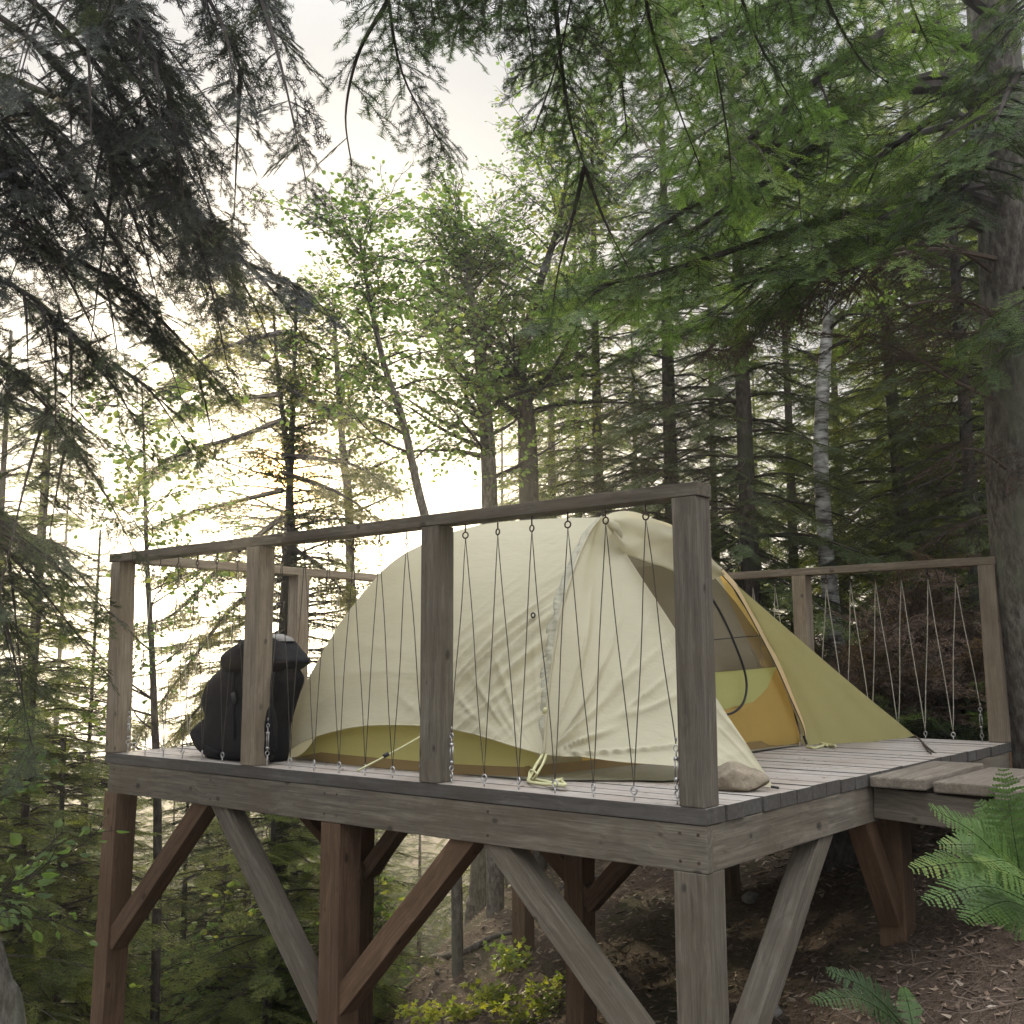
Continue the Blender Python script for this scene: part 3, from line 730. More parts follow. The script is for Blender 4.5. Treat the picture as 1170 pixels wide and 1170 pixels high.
# ------------------------------------------------------------------ backpack and rock
pk_y = 0.22
pk = thing("backpack", "overstuffed black hiking backpack standing on the deck behind a railing post", "backpack", tuple(aty(288, 866, pk_y)*1))
pk.location.z = 0.0
def stack(rows, depth_y, yoff=0.0, n=26, e=2.6, nz=0.012, seed=0):
    """rows: (u_left, u_right, v) in silhouette; rounded horizontal sections"""
    V, Fc = [], []; out = []
    ul = catmull([Vector((r[0], r[2], r[3] if len(r) > 3 else 1)) for r in rows], 26); ur = catmull([Vector((r[1], r[2], 0)) for r in rows], 26)
    for a, b in zip(ul, ur):
        pl = aty(a.x, a.y, pk_y+yoff); pr = aty(b.x, b.y, pk_y+yoff); c = (pl+pr)/2; hw = abs(pr.x-pl.x)/2; dy = depth_y*a.z
        ring_ = []
        for k in range(n):
            t = 2*math.pi*k/n; cx_, sy_ = math.cos(t), math.sin(t)
            x = math.copysign(abs(cx_)**(2/e), cx_)*hw; y = math.copysign(abs(sy_)**(2/e), sy_)*dy
            p = Vector((c.x+x, c.y+y, c.z)); q = p*7+Vector((seed, 0, 0))
            p += (p-c).normalized()*(nz*mnoise.noise(q)+nz*0.5*mnoise.noise(p*18))
            ring_.append(p)
        out.append(ring_)
    V = [p for r in out for p in r]; m = len(out)
    for i in range(m-1):
        for k in range(n): Fc.append((i*n+k, i*n+(k+1) % n, (i+1)*n+(k+1) % n, (i+1)*n+k))
    Fc.append(tuple(range(n-1, -1, -1))); Fc.append(tuple(range((m-1)*n, m*n)))
    return V, Fc
def pk_part(name, vf, mat=M_pack): 
    for v in vf[0]:
        if v.z < 0.004: v.z = 0.004
    return link(name, mesh_py(name, *vf, True), mat, pk)
pk_part("body", stack([(250, 318, 873, .75), (243, 321, 866, .95), (240, 323, 845, 1), (243, 325, 822, 1), (239, 330, 805, 1), (243, 336, 788, 1), (248, 340, 776, .95), (258, 337, 765, .8), (266, 330, 752, .65)], 0.125))
pk_part("lid", stack([(274, 330, 769, .7), (266, 335, 765, .95), (263, 345, 757, 1.05), (266, 339, 748, 1.05), (275, 332, 739, .95), (290, 326, 731, .75), (302, 318, 725, .4)], 0.135, 0.0, seed=3))
pk_part("sunlit_lid_top", stack([(300, 329, 733, .8), (302, 327, 729, .75), (305, 320, 724.5, .4)], 0.08, 0.0, seed=5), M_packtop)  # pale cap paints the sunlit top of the lid
pk_part("side_pocket", stack([(244, 275, 868, .6), (234, 270, 858, .9), (229, 268, 846, 1), (226, 268, 836, 1), (236, 268, 824, .8), (246, 264, 815, .5)], 0.085, -0.02, seed=8))
pk_part("front_pocket", stack([(262, 310, 866, .7), (256, 314, 855, 1), (258, 314, 835, 1), (262, 312, 812, .9), (268, 306, 800, .5)], 0.05, -0.12, seed=11))
for us in (268, 312):
    pk_part("strap", tube(catmull([aty(us, 768, .09), aty(us-2, 790, .075), aty(us-1, 815, .05), aty(us, 840, .05), aty(us+2, 862, .08)], 20), 0.008, 6))
pk_part("buckle", tube([aty(266, 792, .065), aty(269, 803, .062)], 0.012, 6), M_black)
pk_part("grab_loop", tube(catmull([aty(263, 752, .2), aty(256, 748, .2), aty(258, 757, .2), aty(265, 762, .2)], 14), 0.005, 6))
pk_part("hip_belt", tube(catmull([aty(236, 846, .15), aty(224, 838, .12), aty(230, 850, .10), aty(250, 862, .08)], 16), 0.012, 6))

def rock(name, label, c, size, seed, mat=M_rock, rz=0.0):
    bm = bmesh.new(); bmesh.ops.create_icosphere(bm, subdivisions=4, radius=1)
    rng = random.Random(seed); planes = [Vector((rng.uniform(-1, 1), rng.uniform(-1, 1), rng.uniform(-.6, 1))).normalized() for _ in range(14)]
    for v in bm.verts:
        p = v.co.copy()
        for n in planes:
            d = p.dot(n)-0.72
            if d > 0: p -= n*d*0.92
        p += p.normalized()*(0.07*mnoise.noise(p*2.2+Vector((seed, 0, 0)))+0.025*mnoise.noise(p*7))
        v.co = Vector((p.x*size[0], p.y*size[1], max(p.z, -0.62)*size[2]))
    zmin = min(v.co.z for v in bm.verts)
    me = bm_mesh(name, bm, True)
    o = link(name, me, mat); o.location = (c[0], c[1], c[2]-zmin); o.rotation_euler = (0, 0, rz)
    return tag(o, label, "rock")
rc = atz(842, 905)
rock("rock", "angular tan rock on the deck beside the near corner post, holding the tent flap", (rc.x-0.01, rc.y+0.03, 0.001), (0.115, 0.085, 0.066), 9, M_rock, 0.5)

def deck_needles():
    r = random.Random(31); V, Fc = [], []
    for _ in range(700):
        x, y = r.uniform(-3.6, -0.05), r.uniform(0.03, 3.6)
        if -2.7 < x < -0.9 and 0.3 < y < 2.75: continue
        a = r.uniform(0, 6.28); d = Vector((math.cos(a), math.sin(a), 0)); s_ = Vector((-d.y, d.x, 0)); p = Vector((x, y, 0.0032+r.uniform(0, .002)))
        if r.random() < .8: l, w = r.uniform(.008, .022), r.uniform(.0008, .0016)
        else: l, w = r.uniform(.008, .018), r.uniform(.004, .009)
        k = len(V); V += [p-d*l, p+s_*w+Vector((0, 0, .001)), p+d*l, p-s_*w]; Fc.append((k, k+1, k+2, k+3))
    o = link("fallen_needles", mesh_py("fallen_needles", V, Fc), M_dead); tag(o, "brown fallen needles and bits of leaf scattered on the deck boards", "needles", kind="stuff")
deck_needles()
# ------------------------------------------------------------------ foliage machinery
class Soup:
    """triangles of one crown: copies of spray templates (numpy) plus branch tubes"""
    def __init__(s): s.inst = {}; s.tv = []; s.tm = []; s.tt = []
    def add(s, tpl, X, Y, Z, p, sc, tint):
        s.inst.setdefault(id(tpl), (tpl, [], [], []))
        _, Ms, ts, tn = s.inst[id(tpl)]
        Ms.append([[X[0]*sc, Y[0]*sc, Z[0]*sc], [X[1]*sc, Y[1]*sc, Z[1]*sc], [X[2]*sc, Y[2]*sc, Z[2]*sc]]); ts.append((p[0], p[1], p[2])); tn.append(tint)
    def tube(s, pts, radii, sides=4, mat=1):
        V, Fc = tube(pts, radii, sides, False); V = np.array([tuple(v) for v in V], np.float32)
        f = np.array(Fc); tri = np.concatenate([f[:, [0, 1, 2]], f[:, [0, 2, 3]]])
        s.tv.append(V[tri]); s.tm.append(np.full(len(tri), mat, np.int32)); s.tt.append(np.full(len(tri), 0.5, np.float32))
    def mesh(s, name, origin=(0, 0, 0)):
        vs, ms, tt = list(s.tv), list(s.tm), list(s.tt)
        for tpl, Ms, ts, tn in s.inst.values():
            Mx = np.array(Ms, np.float32); T = np.array(ts, np.float32); tn = np.array(tn, np.float32)
            v = np.einsum('nij,tkj->ntki', Mx, tpl['v']) + T[:, None, None, :]
            vs.append(v.reshape(-1, 3, 3)); ms.append(np.tile(tpl['m'], len(Mx)))
            tt.append(np.clip(tn[:, None]+tpl['t'][None, :], 0, 1).reshape(-1))
        V = np.concatenate(vs).astype(np.float32) - np.array(origin, np.float32); n = len(V)
        me = bpy.data.meshes.new(name)
        me.vertices.add(3*n); me.vertices.foreach_set("co", V.reshape(-1))
        me.loops.add(3*n); me.loops.foreach_set("vertex_index", np.arange(3*n, dtype=np.int32))
        me.polygons.add(n); me.polygons.foreach_set("loop_start", np.arange(0, 3*n, 3, dtype=np.int32))
        me.polygons.foreach_set("material_index", np.concatenate(ms).astype(np.int32))
        a = me.attributes.new("tint", 'FLOAT', 'FACE'); a.data.foreach_set("value", np.concatenate(tt).astype(np.float32))
        me.update(calc_edges=True)
        return me
def needle_tpl(seed, spacing, nl, nw, side_step=0.085, bare=0.0, twig=0.006, sub=True, flat=0.3):
    r = random.Random(seed); V, Mt, Tt = [], [], []
    def zc(s): return -0.10*s*s
    lines = []
    prev = Vector((0, 0, 0))
    for k in range(1, 9):
        s = k/8; p = Vector((s, 0.03*math.sin(s*3+seed), zc(s))); lines.append((prev, p, s)); prev = p
    s = 0.07; side = 1
    while s < 0.95:
        side = -side; b = Vector((s, 0.03*math.sin(s*3+seed), zc(s))); ln = (0.46*(1-s)**0.75+0.07)*r.uniform(0.7, 1.1)
        a = math.radians(r.uniform(40, 60))*side
        d = Vector((math.cos(a), math.sin(a), r.uniform(-0.18, 0.06))).normalized()
        m = b+d*ln*0.5; e = b+d*ln+Vector((0.04, 0, -0.03))*ln*2
        lines.append((b, m, s)); lines.append((m, e, s))
        if sub and ln > 0.18:
            for q, sg in ((0.3, 1), (0.5, -1), (0.7, 1)):
                a2 = a+math.radians(r.uniform(38, 55))*sg; d2 = Vector((math.cos(a2), math.sin(a2), r.uniform(-.15, .05))).normalized()
                bb = b+d*ln*q; lines.append((bb, bb+d2*ln*(0.42-0.3*(q-.3)), s))
        s += side_step*r.uniform(0.75, 1.25)
    for p, q, s in lines:
        d = q-p; L = d.length; d = d/L; sd = Vector((-d.y, d.x, 0)).normalized(); up = d.cross(sd)
        w = twig*(1.3-s*0.6)
        for o in (sd, up):
            V += [(p-o*w, q-o*w*.7, q+o*w*.7), (p-o*w, q+o*w*.7, p+o*w)]; Mt += [1, 1]; Tt += [0, 0]
        n = max(1, int(L/spacing))
        for k in range(n):
            if r.random() < bare: continue
            f = (k+r.random())/n; b = p+d*(L*f)
            for sg in (-1, 1):
                an = math.radians(r.uniform(48, 78)); lift = r.uniform(-flat, flat*1.4)
                nd = (d*math.cos(an)+sd*(sg*math.sin(an))+up*lift).normalized(); l_ = nl*r.uniform(0.75, 1.15)
                V.append((b-d*nw*.5, b+d*nw*.5, b+nd*l_)); Mt.append(0); Tt.append(r.uniform(-.10, .10)+(0.12 if s > .75 else 0))
    return dict(v=np.array([[tuple(a) for a in t] for t in V], np.float32), m=np.array(Mt, np.int32), t=np.array(Tt, np.float32))
def leaf_tpl(seed, nleaf, size, spread=0.5, kind='ovate', drop=0.3):
    r = random.Random(seed); V, Mt, Tt = [], [], []
    def strip(p, q, w):
        d = (q-p).normalized(); o = d.orthogonal().normalized(); o2 = d.cross(o)
        for k in (o, o2): V.extend([(p-k*w, q-k*w*.6, q+k*w*.6), (p-k*w, q+k*w*.6, p+k*w)]); Mt.extend([1, 1]); Tt.extend([0, 0])
    axis = [Vector((k/5, 0.06*math.sin(k+seed), 0.03*math.cos(k*1.7+seed)-0.05*(k/5)**2)) for k in range(6)]
    for a, b in zip(axis, axis[1:]): strip(a, b, 0.008)
    shape = {'ovate': [(0, 0), (.22, .30), (.55, .36), (1, 0), (.55, -.36), (.22, -.30)],
             'maple': [(0, 0), (-.05, .38), (.28, .28), (.36, .62), (.58, .24), (1, 0), (.58, -.24), (.36, -.62), (.28, -.28), (-.05, -.38)]}[kind]
    for i in range(nleaf):
        s = (i+.5)/nleaf; k = min(4, int(s*5)); b = axis[k].lerp(axis[k+1], s*5-k)
        d = Vector((r.uniform(.1, 1), r.uniform(-1, 1)*1.2, r.uniform(-.5, .4))).normalized(); st = b+d*r.uniform(.3, 1)*spread*0.5
        strip(b, st, 0.004)
        ld = (d+Vector((0, 0, -drop*r.uniform(.3, 2)))).normalized(); sd = ld.cross(Vector((r.uniform(-.5, .5), r.uniform(-.5, .5), 1))).normalized(); up = ld.cross(sd)
        sz = size*r.uniform(.5, 1.3); ctr = st+ld*(.45*sz)-up*0.06*sz
        pts = [st+ld*(x*sz)+sd*(y*sz)+up*(abs(y)*.25*sz) for x, y in shape]
        tt = r.uniform(-.22, .22)
        for a, c in zip(pts, pts[1:]+pts[:1]): V.append((ctr, a, c)); Mt.append(0); Tt.append(tt)
    return dict(v=np.array([[tuple(a) for a in t] for t in V], np.float32), m=np.array(Mt, np.int32), t=np.array(Tt, np.float32))
T_HI = [needle_tpl(k, 0.011, 0.064, 0.0075, 0.10, 0.06, 0.0045) for k in range(4)]
T_NEAR = [needle_tpl(60+k, 0.017, 0.10, 0.0135, 0.17, 0.04, 0.006, sub=False, flat=.12) for k in range(4)]
T_LACE = [needle_tpl(70+k, 0.017, 0.085, 0.0115, 0.135, 0.08, 0.006, sub=True, flat=.2) for k in range(4)]
T_MID = [needle_tpl(10+k, 0.022, 0.085, 0.016, 0.10, 0.06, 0.006) for k in range(4)]
T_LO = [needle_tpl(20+k, 0.050, 0.13, 0.036, 0.14, 0.08, 0.008, sub=False, flat=.4) for k in range(4)]
T_SPARSE = [needle_tpl(30+k, 0.034, 0.09, 0.016, 0.12, 0.45, 0.008) for k in range(3)]
T_BARE = [needle_tpl(40+k, 0.06, 0.05, 0.010, 0.09, 0.82, 0.007) for k in range(3)]
T_LEAF = [leaf_tpl(k, 15, 0.135, 0.55) for k in range(4)]
T_MAPLE = [leaf_tpl(50+k, 7, 0.36, 0.6, 'maple', 0.2) for k in range(3)]

def frame(d, roll=0.0):
    X = d.normalized(); Y = Vector((0, 0, 1)).cross(X)
    if Y.length < 1e-3: Y = Vector((0, 1, 0))
    Y.normalize(); Z = X.cross(Y)
    c, s = math.cos(roll), math.sin(roll)
    return X, Y*c+Z*s, Z*c-Y*s
def bough(sp, pts, r0, tpls, rng, spray=(0.35, 0.55), step=0.11, start=0.15, tint=0.4, wob=0.2, hang=0.15, taper=0.75, sides=5, both=True, minr=0.0025):
    """a conifer bough along pts: tapered limb, flat sprays to both sides and one at the tip"""
    n = max(8, int(len(pts)*4)); c = catmull(pts, n); L = sum((a-b).length for a, b in zip(c, c[1:]))
    sp.tube(c, [max(minr, r0*(1-0.88*i/n)) for i in range(n+1)], sides)
    k = int(L*(1-start)/step); side = rng.choice((-1, 1))
    for i in range(k+1):
        f = start+(1-start)*(i+rng.uniform(-.3, .3))/max(1, k); f = min(max(f, 0), 0.999)
        j = min(int(f*n), n-1); p = c[j].lerp(c[j+1], f*n-j); d = (c[j+1]-c[j]).normalized()
        side = -side; X, Y, Z = frame(d)
        sc = rng.uniform(*spray)*(1-taper*f**1.6*0.6)*min(1, 0.55+f)
        a = math.radians(rng.uniform(38, 68))*side
        dd = X*math.cos(a)+Y*math.sin(a)+Vector((0, 0, -hang*rng.uniform(0.2, 1.6)))
        X2, Y2, Z2 = frame(dd, rng.uniform(-wob, wob)*1.5)
        sp.add(rng.choice(tpls), X2, Y2, Z2, p, sc, tint+rng.uniform(-.3, .3))
    X, Y, Z = frame(c[-1]-c[-2], rng.uniform(-wob, wob))
    sp.add(rng.choice(tpls), X, Y, Z, c[-1]-X*0.03, spray[0]*0.9, tint+.1)
def trunk_obj(name, pts, radii, mat, parent, sides=14, seed=1, lump=0.06, flare=0.35):
    n = max(16, len(pts)*8); c = catmull(pts, n); rr = np.interp(np.linspace(0, 1, n+1), np.linspace(0, 1, len(radii)), radii)
    V, Fc = [], []
    for i, p in enumerate(c):
        t = (c[min(i+1, n)]-c[max(i-1, 0)]).normalized(); u = Vector((1, 0, 0)); u = (u-t*u.dot(t)).normalized(); w = t.cross(u)
        fl = 1+flare*max(0, 1-(p-c[0]).length/0.45)**2
        for k in range(sides):
            a = 2*math.pi*k/sides; d = u*math.cos(a)+w*math.sin(a); q = p+d*rr[i]
            V.append(p+d*(rr[i]*fl*(1+lump*mnoise.noise(q*(1.2/max(rr[i], .04))*0.35+Vector((seed, 0, 0)))+lump*.6*math.sin(3*a+seed)*fl)))
    for i in range(n):
        for k in range(sides): Fc.append((i*sides+k, i*sides+(k+1) % sides, (i+1)*sides+(k+1) % sides, (i+1)*sides+k))
    Fc.append(tuple(range(n*sides, (n+1)*sides)))
    off = Vector(parent.location) if parent else Vector()
    o = link(name, mesh_py(name, [v-off for v in V], Fc, True), mat); o.parent = parent
    return o, c, rr
def crown_obj(sp, parent, mats, name="crown"):
    me = sp.mesh(name, tuple(parent.location)); o = link(name, me, mats); o.parent = parent; return o

def conifer(name, label, base, H, r0, seed, cs=0.2, Lmax=1.8, tpls=None, mats=None, whorl=0.38, per=5, spray=(0.4, 0.65), step=0.16, lean=(0, 0), droop=0.25, tint=0.4, dead=0.0, bark=None, group=None, shape=0.8, zmax=None, tilt_up=0.25, az=None):
    rng = random.Random(seed); base = Vector(base); tpls = tpls or T_LO
    root = thing(name, label, "tree", base, group)
    top = base+Vector((lean[0], lean[1], H)); mid = base.lerp(top, .5)+Vector((rng.uniform(-.06, .06), rng.uniform(-.06, .06), 0))
    _, c, rr = trunk_obj("trunk", [base-Vector((0, 0, .3)), base.lerp(mid, .5), mid, mid.lerp(top, .5), top], [r0*1.05, r0*.85, r0*.66, r0*.38, 0.012], bark or M_barkd, root, 10, seed)
    sp = Soup(); nz = len(c)-1
    h = cs*H*(1-dead)
    while h < H*0.985:
        f = h/H
        if zmax and base.z+h > zmax: break
        j = min(int(f*nz), nz-1); p0 = c[j].lerp(c[j+1], f*nz-j)
        live = h >= cs*H
        prof = min(1.0, ((1-f)/(1-cs))**shape) if live else 0.75
        prof *= min(1, 0.55+0.45*(f-cs)/0.15) if live else 1
        a0 = rng.uniform(0, 6.28)
        for k in range(per):
            a = a0+2*math.pi*k/per+rng.uniform(-.35, .35)
            if az is not None and not az(a): continue
            L = Lmax*prof*rng.uniform(.65, 1.1)
            if L < 0.15: L = 0.15
            d = Vector((math.cos(a), math.sin(a), 0)); hh = rng.uniform(-.1, .1); up0 = tilt_up*(f*1.8-0.6)
            b = p0+Vector((0, 0, hh)); pts = [b, b+d*(L*.35)+Vector((0, 0, L*.35*up0)), b+d*(L*.7)+Vector((rng.uniform(-.08, .08), rng.uniform(-.08, .08), L*(.7*up0-droop*.45))), b+d*L+Vector((rng.uniform(-.1, .1), rng.uniform(-.1, .1), L*(up0-droop)))]
            rb = 0.007+0.011*L*min(1.2, r0/.12)
            if live and rng.random() > 0.06:
                sz = min(1.0, 0.45+L*.4)
                bough(sp, pts, rb, tpls, rng, (spray[0]*sz, spray[1]*sz), step, 0.12 if L < 1.2 else 0.22, tint+rng.uniform(-.12, .12), sides=3, minr=.004)
            else:
                bough(sp, pts, rb, T_BARE, rng, (.3, .5), .3, .3, 0.3, sides=3, minr=.004)
        h += whorl*rng.uniform(.75, 1.25)
    crown_obj(sp, root, mats or [M_spruce, M_twig])
    return root

def gbase(u, v, Y):
    p = at(u, v, Y); return Vector((p.x, p.y, ground_z(p.x, p.y)))
def px_trunk(pl, Y):   # list of (u, v[, dY])
    return [at(u, v, Y+(d[0] if d else 0)) for u, v, *d in pl]
def from_ground(pts):
    """continue a trunk line down to the ground"""
    p = pts[0]; d = (pts[0]-pts[1]).normalized(); q = p.copy()
    for _ in range(200):
        if q.z < ground_z(q.x, q.y): break
        q = q+Vector((d.x*.3, d.y*.3, -1)).normalized()*.12
    return [q]+pts

# ------------------------------------------------------------------ forest: big spruce to the side of the deck
rng = random.Random(77)
tp = from_ground(px_trunk([(1196, 900), (1172, 640), (1160, 420), (1148, 200), (1135, 0), (1120, -260), (1105, -600)], 6.4))
big = thing("spruce_tree", "thick flaky spruce trunk beside the far deck corner, boughs reaching over the tent", "tree", tp[0])
trunk_obj("trunk", [tp[0]-Vector((0, 0, .3))]+tp, [0.235, 0.23, 0.205, 0.19, 0.17, 0.135, 0.105, 0.07], M_bark, big, 20, 5, 0.05, .3)
sp = Soup()
BB_ = [  # (pixel, depth) lines of the boughs as they hang in the air
 ([(1135, 60, 6.4), (1040, 30, 6.0), (960, 70, 5.6), (880, 140, 5.2), (800, 200, 4.9)], .045),
 ([(1140, 110, 6.4), (1050, 100, 6.0), (940, 130, 5.6), (820, 215, 5.2), (720, 280, 5.0)], .05),
 ([(1145, 170, 6.4), (1080, 90, 6.2), (1000, 115, 6.0), (900, 190, 5.7), (780, 270, 5.4), (690, 310, 5.2)], .04),
 ([(1150, 200, 6.4), (1090, 130, 6.6), (1030, 160, 6.8), (950, 220, 7.0), (860, 260, 7.0)], .04),
 ([(1150, 240, 6.4), (1080, 220, 6.0), (980, 240, 5.7), (870, 275, 5.4), (760, 310, 5.2), (660, 330, 5.1)], .04),
 ([(1155, 280, 6.4), (1090, 250, 6.4), (1000, 275, 6.4), (900, 310, 6.4), (800, 335, 6.5), (700, 350, 6.5)], .035),
 ([(1155, 210, 6.4), (1100, 215, 5.9), (1020, 245, 5.5), (940, 285, 5.3), (860, 300, 5.2)], .035),
 ([(1160, 150, 6.4), (1150, 160, 5.6), (1120, 190, 5.0), (1090, 240, 4.7)], .03),
 ([(1160, 90, 6.4), (1165, 80, 5.6), (1150, 110, 5.0), (1130, 160, 4.6)], .03),
 ([(1150, 30, 6.4), (1060, -30, 6.0), (960, -20, 5.6), (860, 20, 5.3), (760, 80, 5.1)], .04),
 ([(1145, -20, 6.4), (1040, -90, 6.0), (920, -80, 5.6), (820, -20, 5.3), (720, 50, 5.0)], .04),
 ([(1145, -60, 6.4), (1100, -120, 5.7), (1020, -90, 5.2), (960, -20, 4.9)], .035),
 ([(1140, -100, 6.4), (1000, -160, 6.2), (850, -120, 6.0), (740, -40, 5.9), (640, 60, 5.9)], .04),
 ([(1150, 0, 6.4), (1180, -20, 5.8), (1190, 20, 5.2)], .03),
 ([(1160, 330, 6.4), (1190, 330, 5.9), (1195, 370, 5.4)], .02),
 ([(1155, 120, 6.4), (1060, 150, 7.0), (960, 180, 7.5), (860, 230, 7.8)], .035),
 ([(1150, 60, 6.4), (1060, 60, 7.2), (950, 90, 7.8), (840, 130, 8.2), (740, 200, 8.4)], .035),
]
for pl, r0 in BB_:
    pts = [at(*p) for p in pl]; t0 = rng.uniform(.45, .85)
    bough(sp, pts, r0, T_LACE, rng, (.32, .55), .105, .42, t0, .35, .22, sides=6)
    # side boughs that fan out of the main one
    cc = catmull(pts, 12)
    for k in range(5, 12):
        p = cc[k]; d = (cc[k]-cc[k-1]).normalized(); X, Y, Z = frame(d)
        for sd in (-1, 1):
            if rng.random() < .45: continue
            L = rng.uniform(.45, .9)*(1.15-.05*k); e = X*rng.uniform(.5, .9)+Y*(sd*rng.uniform(.5, .95))+Vector((0, 0, rng.uniform(-.35, .02)))
            bough(sp, [p, p+e*(L*.5), p+e*L+Vector((0, 0, -.12*L))], .011, T_LACE, rng, (.26, .44), .10, .12, t0+rng.uniform(-.3, .3), .35, .15, sides=3)
crown_obj(sp, big, [M_fir, M_twig])
# dead lower boughs of the same tree
sp = Soup()
DEAD = [[(1160, 330, 6.4), (1080, 280, 6.2), (980, 300, 6.0), (880, 350, 5.9), (820, 390, 5.9)], [(1160, 300, 6.4), (1060, 285, 6.0), (940, 320, 5.7), (860, 380, 5.5)],
        [(1165, 400, 6.4), (1120, 350, 6.2), (1060, 345, 6.0), (1000, 360, 5.8)],
        [(1170, 470, 6.4), (1100, 440, 6.3), (1030, 400, 6.2), (970, 385, 6.1)], [(1168, 360, 6.4), (1110, 380, 6.8), (1040, 370, 7.2)],
        [(1175, 560, 6.4), (1130, 520, 6.2), (1090, 510, 6.0)], [(1178, 600, 6.4), (1125, 590, 6.6), (1080, 610, 6.8)]]
for pl in DEAD:
    bough(sp, [at(*p) for p in pl], .018, T_BARE, rng, (.35, .6), .085, .25, .5, .6, .45, sides=5)
me = sp.mesh("dead_bough", tuple(big.location)); o = link("dead_bough", me, [M_brown, M_dead]); o.parent = big

# ------------------------------------------------------------------ overhanging fir behind the camera, its boughs hang into the top of the view
fb = Vector((2.3, -4.6, ground_z(2.3, -4.6)))
ov = thing("fir_tree", "fir whose dark boughs hang down into the top of the view, near and in shade", "tree", fb)
trunk_obj("trunk", [fb-Vector((0, 0, .3)), fb+Vector((.05, 0, 2.5)), fb+Vector((.1, .1, 5)), fb+Vector((.1, .1, 8))], [.2, .17, .13, .07], M_barkd, ov, 16, 8)
sp = Soup()
OV = [([(640, -330, 2.2), (628, -130, 2.9), (636, 20, 3.3), (650, 130, 3.5), (668, 190, 3.6)], .020, 1), ([(668, 190, 3.6), (655, 245, 3.7), (640, 300, 3.75), (632, 345, 3.8)], .009, .8), ([(668, 190, 3.6), (690, 250, 3.7), (720, 310, 3.8)], .008, .6),
      ([(440, -330, 2.3), (436, -130, 2.9), (444, 0, 3.2), (462, 90, 3.4), (505, 165, 3.5)], .014, 1), ([(444, 0, 3.2), (410, 60, 3.3), (395, 130, 3.4), (402, 190, 3.5)], .008, .8),
      ([(540, -300, 2.4), (545, -130, 3.0), (535, -20, 3.3), (520, 40, 3.5)], .012, 1), ([(590, -280, 2.5), (580, -120, 3.0), (575, -20, 3.3), (572, 30, 3.5)], .010, 1),
      ([(740, -300, 2.4), (728, -100, 3.0), (742, 20, 3.3), (770, 110, 3.5), (800, 190, 3.6)], .014, 1), ([(705, -250, 2.6), (700, -60, 3.2), (708, 60, 3.5), (716, 150, 3.6)], .012, 1),
      ([(830, -300, 2.5), (825, -100, 3.0), (855, 20, 3.3), (890, 90, 3.4), (915, 130, 3.5)], .012, .9), ([(900, -280, 2.5), (915, -80, 3.0), (950, 10, 3.2), (985, 70, 3.3), (1015, 95, 3.4)], .012, .9),
      ([(790, -260, 2.6), (785, -80, 3.2), (815, 60, 3.5), (832, 160, 3.6), (836, 220, 3.7)], .010, .8), ([(1000, -260, 2.5), (1010, -80, 3.0), (1040, 0, 3.2), (1060, 50, 3.3)], .010, .8),
      ([(500, -280, 2.4), (490, -120, 2.9), (488, -30, 3.1), (497, 25, 3.3)], .010, 1), ([(670, -260, 2.5), (668, -100, 3.0), (690, 0, 3.3), (712, 60, 3.5)], .011, 1), ([(620, -260, 2.4), (605, -100, 2.9), (598, -20, 3.2), (610, 70, 3.4)], .009, 1),
      ([(690, -250, 2.5), (660, -50, 3.0), (640, 60, 3.3), (610, 150, 3.5)], .008, .7)]
hub = fb+Vector((.1, .1, 5.2))
for pl, r0, dens in OV:
    pts = [at(*p) for p in pl]
    if pl[0][1] < -200:
        h0 = fb+Vector((.08, .08, 4.6+rng.uniform(-.5, 1.2)))
        pts = [h0, h0.lerp(pts[0], .55)+Vector((0, 0, .35))]+pts
    st = .45 if pl[0][1] < -200 else .05
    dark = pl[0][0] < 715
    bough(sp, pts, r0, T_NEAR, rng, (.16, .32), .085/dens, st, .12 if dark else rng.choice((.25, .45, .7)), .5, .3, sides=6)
crown_obj(sp, ov, [M_fir, M_twig])

